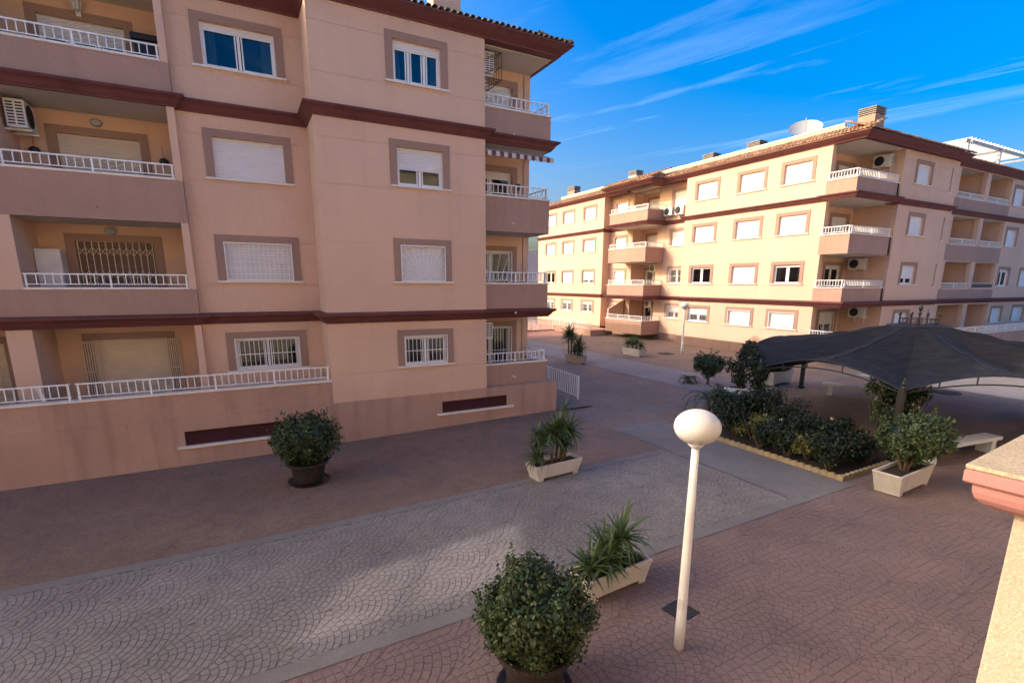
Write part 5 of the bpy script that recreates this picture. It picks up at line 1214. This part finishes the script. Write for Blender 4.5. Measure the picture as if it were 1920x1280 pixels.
lantern('white lantern above the top left balcony door', -3.13, 19.18, 12.22, 1.1); lantern('small lantern on the second-floor corner balcony', 8.15, 17.98, 9.35, 1.0)
# small items on the balconies
tag((lambda mb: mb.lathe((-1.62, 19.12, 8.56), [(0.02, -0.12), (0.11, -0.08), (0.13, 0.0), (0.08, 0.06), (0.02, 0.08)], 12) and mb.tube((-1.62, 19.12, 8.6), (-1.64, 19.17, 8.98), 0.006, n=4) and mb.build('hanging_ornament', 'dark_metal'))(MB()), 'dark hanging ornament at the right end of the second-floor balcony', 'ornament')
tag((lambda mb: mb.lathe((-4.55, 19.12, 8.55), [(0.02, -0.10), (0.12, -0.06), (0.13, 0.0), (0.08, 0.05), (0.02, 0.07)], 12) and mb.tube((-4.55, 19.12, 8.6), (-4.56, 19.17, 8.92), 0.006, n=4) and mb.build('hanging_ornament', 'dark_metal'))(MB()), 'dark hanging ornament below the balcony air conditioner', 'ornament')
tag((lambda mb: mb.lathe((9.75, 17.95, 8.62), [(0.02, -0.13), (0.10, -0.10), (0.13, 0.0), (0.10, 0.10), (0.02, 0.13)], 14, 1, 0.3) and mb.tube((9.75, 17.96, 8.55), (9.74, 17.96, 8.25), 0.012, n=5) and mb.build('wall_ornament', 'dark_metal'))(MB()), 'round dark ornament on the corner balcony wall', 'ornament')
mb = MB(); mb.box(-1.92, -1.33, 18.3, 18.85, 9.96, 11.45); mb.v = [(x + (0.06*math.sin(z*5) if z > 10 else 0), y, z) for x, y, z in mb.v]; mb.box(-1.96, -1.30, 18.26, 18.89, 11.45, 11.62)
tag(mb.build('covered_barbecue', 'black_plastic', bevel=0.05), 'black covered barbecue at the right end of the top left balcony', 'barbecue')
cb = root('cabinet', (-4.55, 18.85, 4.16), 'white storage cabinet at the left of the first-floor balcony', 'cabinet')
mb = MB(); mb.box(-4.84, -4.28, 18.6, 19.15, 4.16, 5.93); mb.build('body', 'ac_white', cb, bevel=0.01); mb = MB(); mb.box(-4.82, -4.30, 18.575, 18.597, 4.2, 5.9); mb.build('door', 'white_dull', cb, fix=False)
st = root('plastic_chair', (-4.45, 16.75, 1.5), 'white plastic chair against the terrace railing', 'chair', local=True); st.rotation_euler[2] = 2.0
mb = MB(); mb.box(-0.22, 0.22, -0.22, 0.22, 0.42, 0.45); mb.build('seat', 'white_paint', st, local=True, fix=False, bevel=0.01)
mb = MB(); mb.add([(-0.22, 0.2, 0.45), (0.22, 0.2, 0.45), (0.24, 0.32, 0.95), (-0.24, 0.32, 0.95), (-0.22, 0.23, 0.45), (0.22, 0.23, 0.45), (0.24, 0.35, 0.95), (-0.24, 0.35, 0.95)], [(0, 1, 2, 3), (7, 6, 5, 4), (3, 2, 6, 7), (0, 3, 7, 4), (1, 5, 6, 2)]); mb.build('backrest', 'white_paint', st, local=True)
for x in (-0.2, 0.2):
    for y in (-0.2, 0.2): mb = MB(); mb.tube((x, y, 0.43), (x*1.2, y*1.2, 0), 0.025, 0.02, 6); mb.build('leg', 'white_paint', st, local=True)
# striped awning rolled out a little on the second-floor corner balcony
aw = root('awning', (8.9, 16.4, 9.4), 'brown and cream striped awning under the upper corner balcony', 'awning')
mb = MB(); mb.tube((7.6, 16.75, 9.48), (10.15, 16.75, 9.48), 0.06, n=10); mb.build('roller', 'white_dull', aw)
mb = MB(); mb.box(7.6, 10.15, 16.10, 16.14, 9.27, 9.31); mb.build('front_bar', 'white_paint', aw, fix=False)
for i in range(17):
    x0, x1 = 7.6 + i*0.15, 7.75 + i*0.15; mb = MB()
    zv = lambda q: 9.27 - 0.13 + 0.02*math.cos(q*2*PI/0.15)
    mb.add([(x0, 16.72, 9.52), (x1, 16.72, 9.52), (x1, 16.10, 9.315), (x0, 16.10, 9.315)], [(0, 1, 2, 3)])
    q = [(x0, 16.095, 9.31), (x1, 16.095, 9.31), (x1, 16.09, 9.17), ((x0 + x1)/2, 16.088, 9.145), (x0, 16.09, 9.17)]; mb.add(q, [(0, 1, 2, 3, 4)])
    mb.build('stripe', 'awning_brown' if i % 2 else 'awning_cream', aw, fix=False)
# dish on the far roof
dh = root('satellite_dish', (32.4, 21.9, 13.0), 'large grey satellite dish on the roof of the sunlit block', 'satellite dish')
mb = MB(); prof = [(0.95*i/8, 0.26*(i/8)**2) for i in range(9)]; vs = []; n = 28
for r_, z in prof:
    for i in range(n): vs.append(((r_ + 0.001)*math.cos(2*PI*i/n), (r_ + 0.001)*math.sin(2*PI*i/n), z))
mb.add(vs, [(j*n + i, j*n + (i+1) % n, (j+1)*n + (i+1) % n, (j+1)*n + i) for j in range(8) for i in range(n)])
rm = Matrix.Translation((32.4, 21.9, 14.45)) @ Matrix.Rotation(R(-145), 4, 'Z') @ Matrix.Rotation(R(40), 4, 'Y'); mb.v = [tuple(rm @ Vector(p)) for p in mb.v]
mb.build('reflector', 'dish_grey', dh, smooth=True)
mb = MB(); mb.tube((32.5, 21.9, 12.8), (32.5, 21.9, 14.4), 0.05, n=8); mb.build('mast', 'grey_metal', dh)
mb = MB(); mb.tube(rm @ Vector((0.3, 0, 0.03)), rm @ Vector((0, 0, 0.75)), 0.015, n=5); mb.lathe(rm @ Vector((0, 0, 0.78)), [(0.04, -0.06), (0.05, 0.0), (0.03, 0.06)], 8); mb.build('feed_arm', 'grey_metal', dh)

# ------------------------------------------------------------------ ground fittings, ramp and far end
def manhole(label, x, y, s, rz=0.0):
    t = root('manhole_cover', (x, y, zg(x)), label, 'manhole cover', rz=rz, local=True)
    mb = MB(); mb.box(-s/2, s/2, -s/2, s/2, -0.03, 0.012); mb.build('cover', 'manhole', t, local=True, fix=False)
    mb = MB(); frame_bars(mb, Fr('Y-', 0), -1, -1, 0, 0, 0); mb = MB()
    for a, b, c_, d in ((-1, 1, -1, -0.9), (-1, 1, 0.9, 1), (-1, -0.9, -0.9, 0.9), (0.9, 1, -0.9, 0.9)): mb.box(a*s/2, b*s/2, c_*s/2, d*s/2, 0.008, 0.018)
    mb.build('rim', 'dark_metal', t, local=True, fix=False); return t
manhole('square dark manhole cover behind the foreground lamp post', 5.56, 4.89, 0.40, 0.12)
manhole('dark manhole cover on the far lane left of the distant lamp', 24.9, 24.9, 0.8); 
mb = MB(); mb.lathe((26.6, 10.1, zg(26.6)), [(0.55, -0.02), (0.55, 0.01), (0.50, 0.012)], 24); tag(mb.build('round_manhole_cover', 'manhole'), 'round manhole cover on the ground beyond the gazebo', 'manhole cover')
# white ramp railing at the peach corner
rr_ = root('ramp_railing', (12.3, 18, zg(12)), 'white bar railing beside the ramp at the peach corner', 'railing')
zr = lambda y: zg(12.2) + 0.10 + 0.030*(y - 17.0)
mb = MB()
for y in (17.0, 19.4, 21.6): mb.box(12.12, 12.18, y - 0.03, y + 0.03, zg(12.15) - 0.02, zr(y) + 0.95)
mb.build('post', 'white_paint', rr_, fix=False); mb = MB()
for a, w in ((0.93, 0.025), (0.08, 0.018)): mb.tube((12.15, 17.0, zr(17.0) + a), (12.15, 21.6, zr(21.6) + a), w, n=8)
mb.build('rail', 'white_paint', rr_)
me = baluster_mesh(0.84)
for i in range(1, 30):
    y = 17.0 + i*4.6/30; o = link('baluster', me, rr_); o.location = (12.15, y, zr(y) + 0.09); o.matrix_parent_inverse = Matrix.Translation(-Vector(ROOTLOC[rr_.name])); o.scale = (1.3, 1.3, 1)
sheet('ramp_pavement', 10.6, 12.1, 15.9, 26, 0.06, 'far_red')
# far upper walk in the sun, its low wall and railing
up = MB(); up.box(10.6, 29.4, 42.5, 60, 0.2, 0.62); o = up.build('upper_walk', 'far_orange', kind='structure', fix=False)
sheet('sunny_pavement', 8.3, 29.4, 37.5, 42.5, 0.006, 'far_orange')
lw_ = root('low_wall', (28, 37, 0.5), 'low red brown wall at the foot of the far ramp', 'wall'); mb = MB(); mb.box(27.0, 29.4, 36.2, 42, 0.3, 1.05); mb.build('wall', 'plinth', lw_, fix=False, bevel=0.01)
fr_ = root('far_railing', (25, 42.5, 0.6), 'long white railing of the sunny ramp between the two blocks', 'railing')
FF = Fr('Y-', 42.5); r = railing(FF, 14.0, 29.3, 0.62, fr_, 0.95, sub=False, pitch=0.14, post=2.2, d=0.0)
FF2 = Fr('X-', 27.1); r = railing(FF2, 36.3, 42.4, 1.05, fr_, 0.7, sub=False, pitch=0.14, post=2.0, d=0.0)
fb = root('far_building', (60, 105, 0), 'distant pink building with white balcony seen in the gap between the blocks', 'building')
mb = MB(); mb.box(58, 75, 108, 120, 0, 12.5); mb.build('wall', 'far_plaster', fb, fix=False); mb = MB(); mb.box(57, 58.0, 108, 114, 7.8, 9.2); mb.box(56.5, 58, 108, 114, 7.4, 7.79); mb.build('balcony', 'white_paint', fb, fix=False)
mb = MB()
for k in range(4): mb.box(57.9, 58.01, 109 + 2.5*k, 110.3 + 2.5*k, 9.4, 11.2)
mb.build('window', 'room_dark', fb, fix=False)
mb = MB(); nseg = 60; vs = []
for i in range(nseg + 1):
    a = R(-10 + 110*i/nseg); d = 900; h = 26 + 22*math.sin(i*0.7)**2 + 14*math.sin(i*1.9 + 1); vs += [(d*math.sin(a), d*math.cos(a), -5), ((d + 160)*math.sin(a), (d + 160)*math.cos(a), h)]
mb.add(vs, [(2*i, 2*i + 2, 2*i + 3, 2*i + 1) for i in range(nseg)]); mb.build('hills', 'hill_green', kind='structure', smooth=True)

# dry leaves and grit blown about the paving
def litter(name, spots, n, size, mat):
    P = []
    for (x, y, r_) in spots:
        for i in range(n):
            a = random.uniform(0, 2*PI); q = r_*math.sqrt(random.random()); px, py = x + q*math.cos(a), y + q*math.sin(a); P.append((px, py, zg(px) + 0.012 + random.random()*0.006))
    P = np.array(P); nn = rng.normal(size=P.shape)*0.25; nn[:, 2] += 1; V, F = leaves(P, nn, size, 0.5, 0.15); o = np_mesh(name, V, F, mat, None, kind='stuff')
    o['label'] = 'scattered dry leaves lying on the courtyard paving'; o['category'] = 'leaf litter'
surf('dry_leaf', (0.16, 0.10, 0.045), 0.8, 0.3, 5, 0.1, 40, 0.0, island=0.5)
litter('leaf_litter', [(2.9, 4.6, 1.3), (5.1, 5.9, 1.1), (6.8, 10.4, 1.3), (1.2, 13.3, 1.2), (13.9, 5.6, 1.3), (12.2, 8, 1.2), (3, 16.0, 1.2), (7, 16.0, 1.4), (0, 16.05, 1.5), (5, 3, 3.0), (9, 5, 3.0), (4, 9, 4.0)], 13, 0.05, 'dry_leaf')
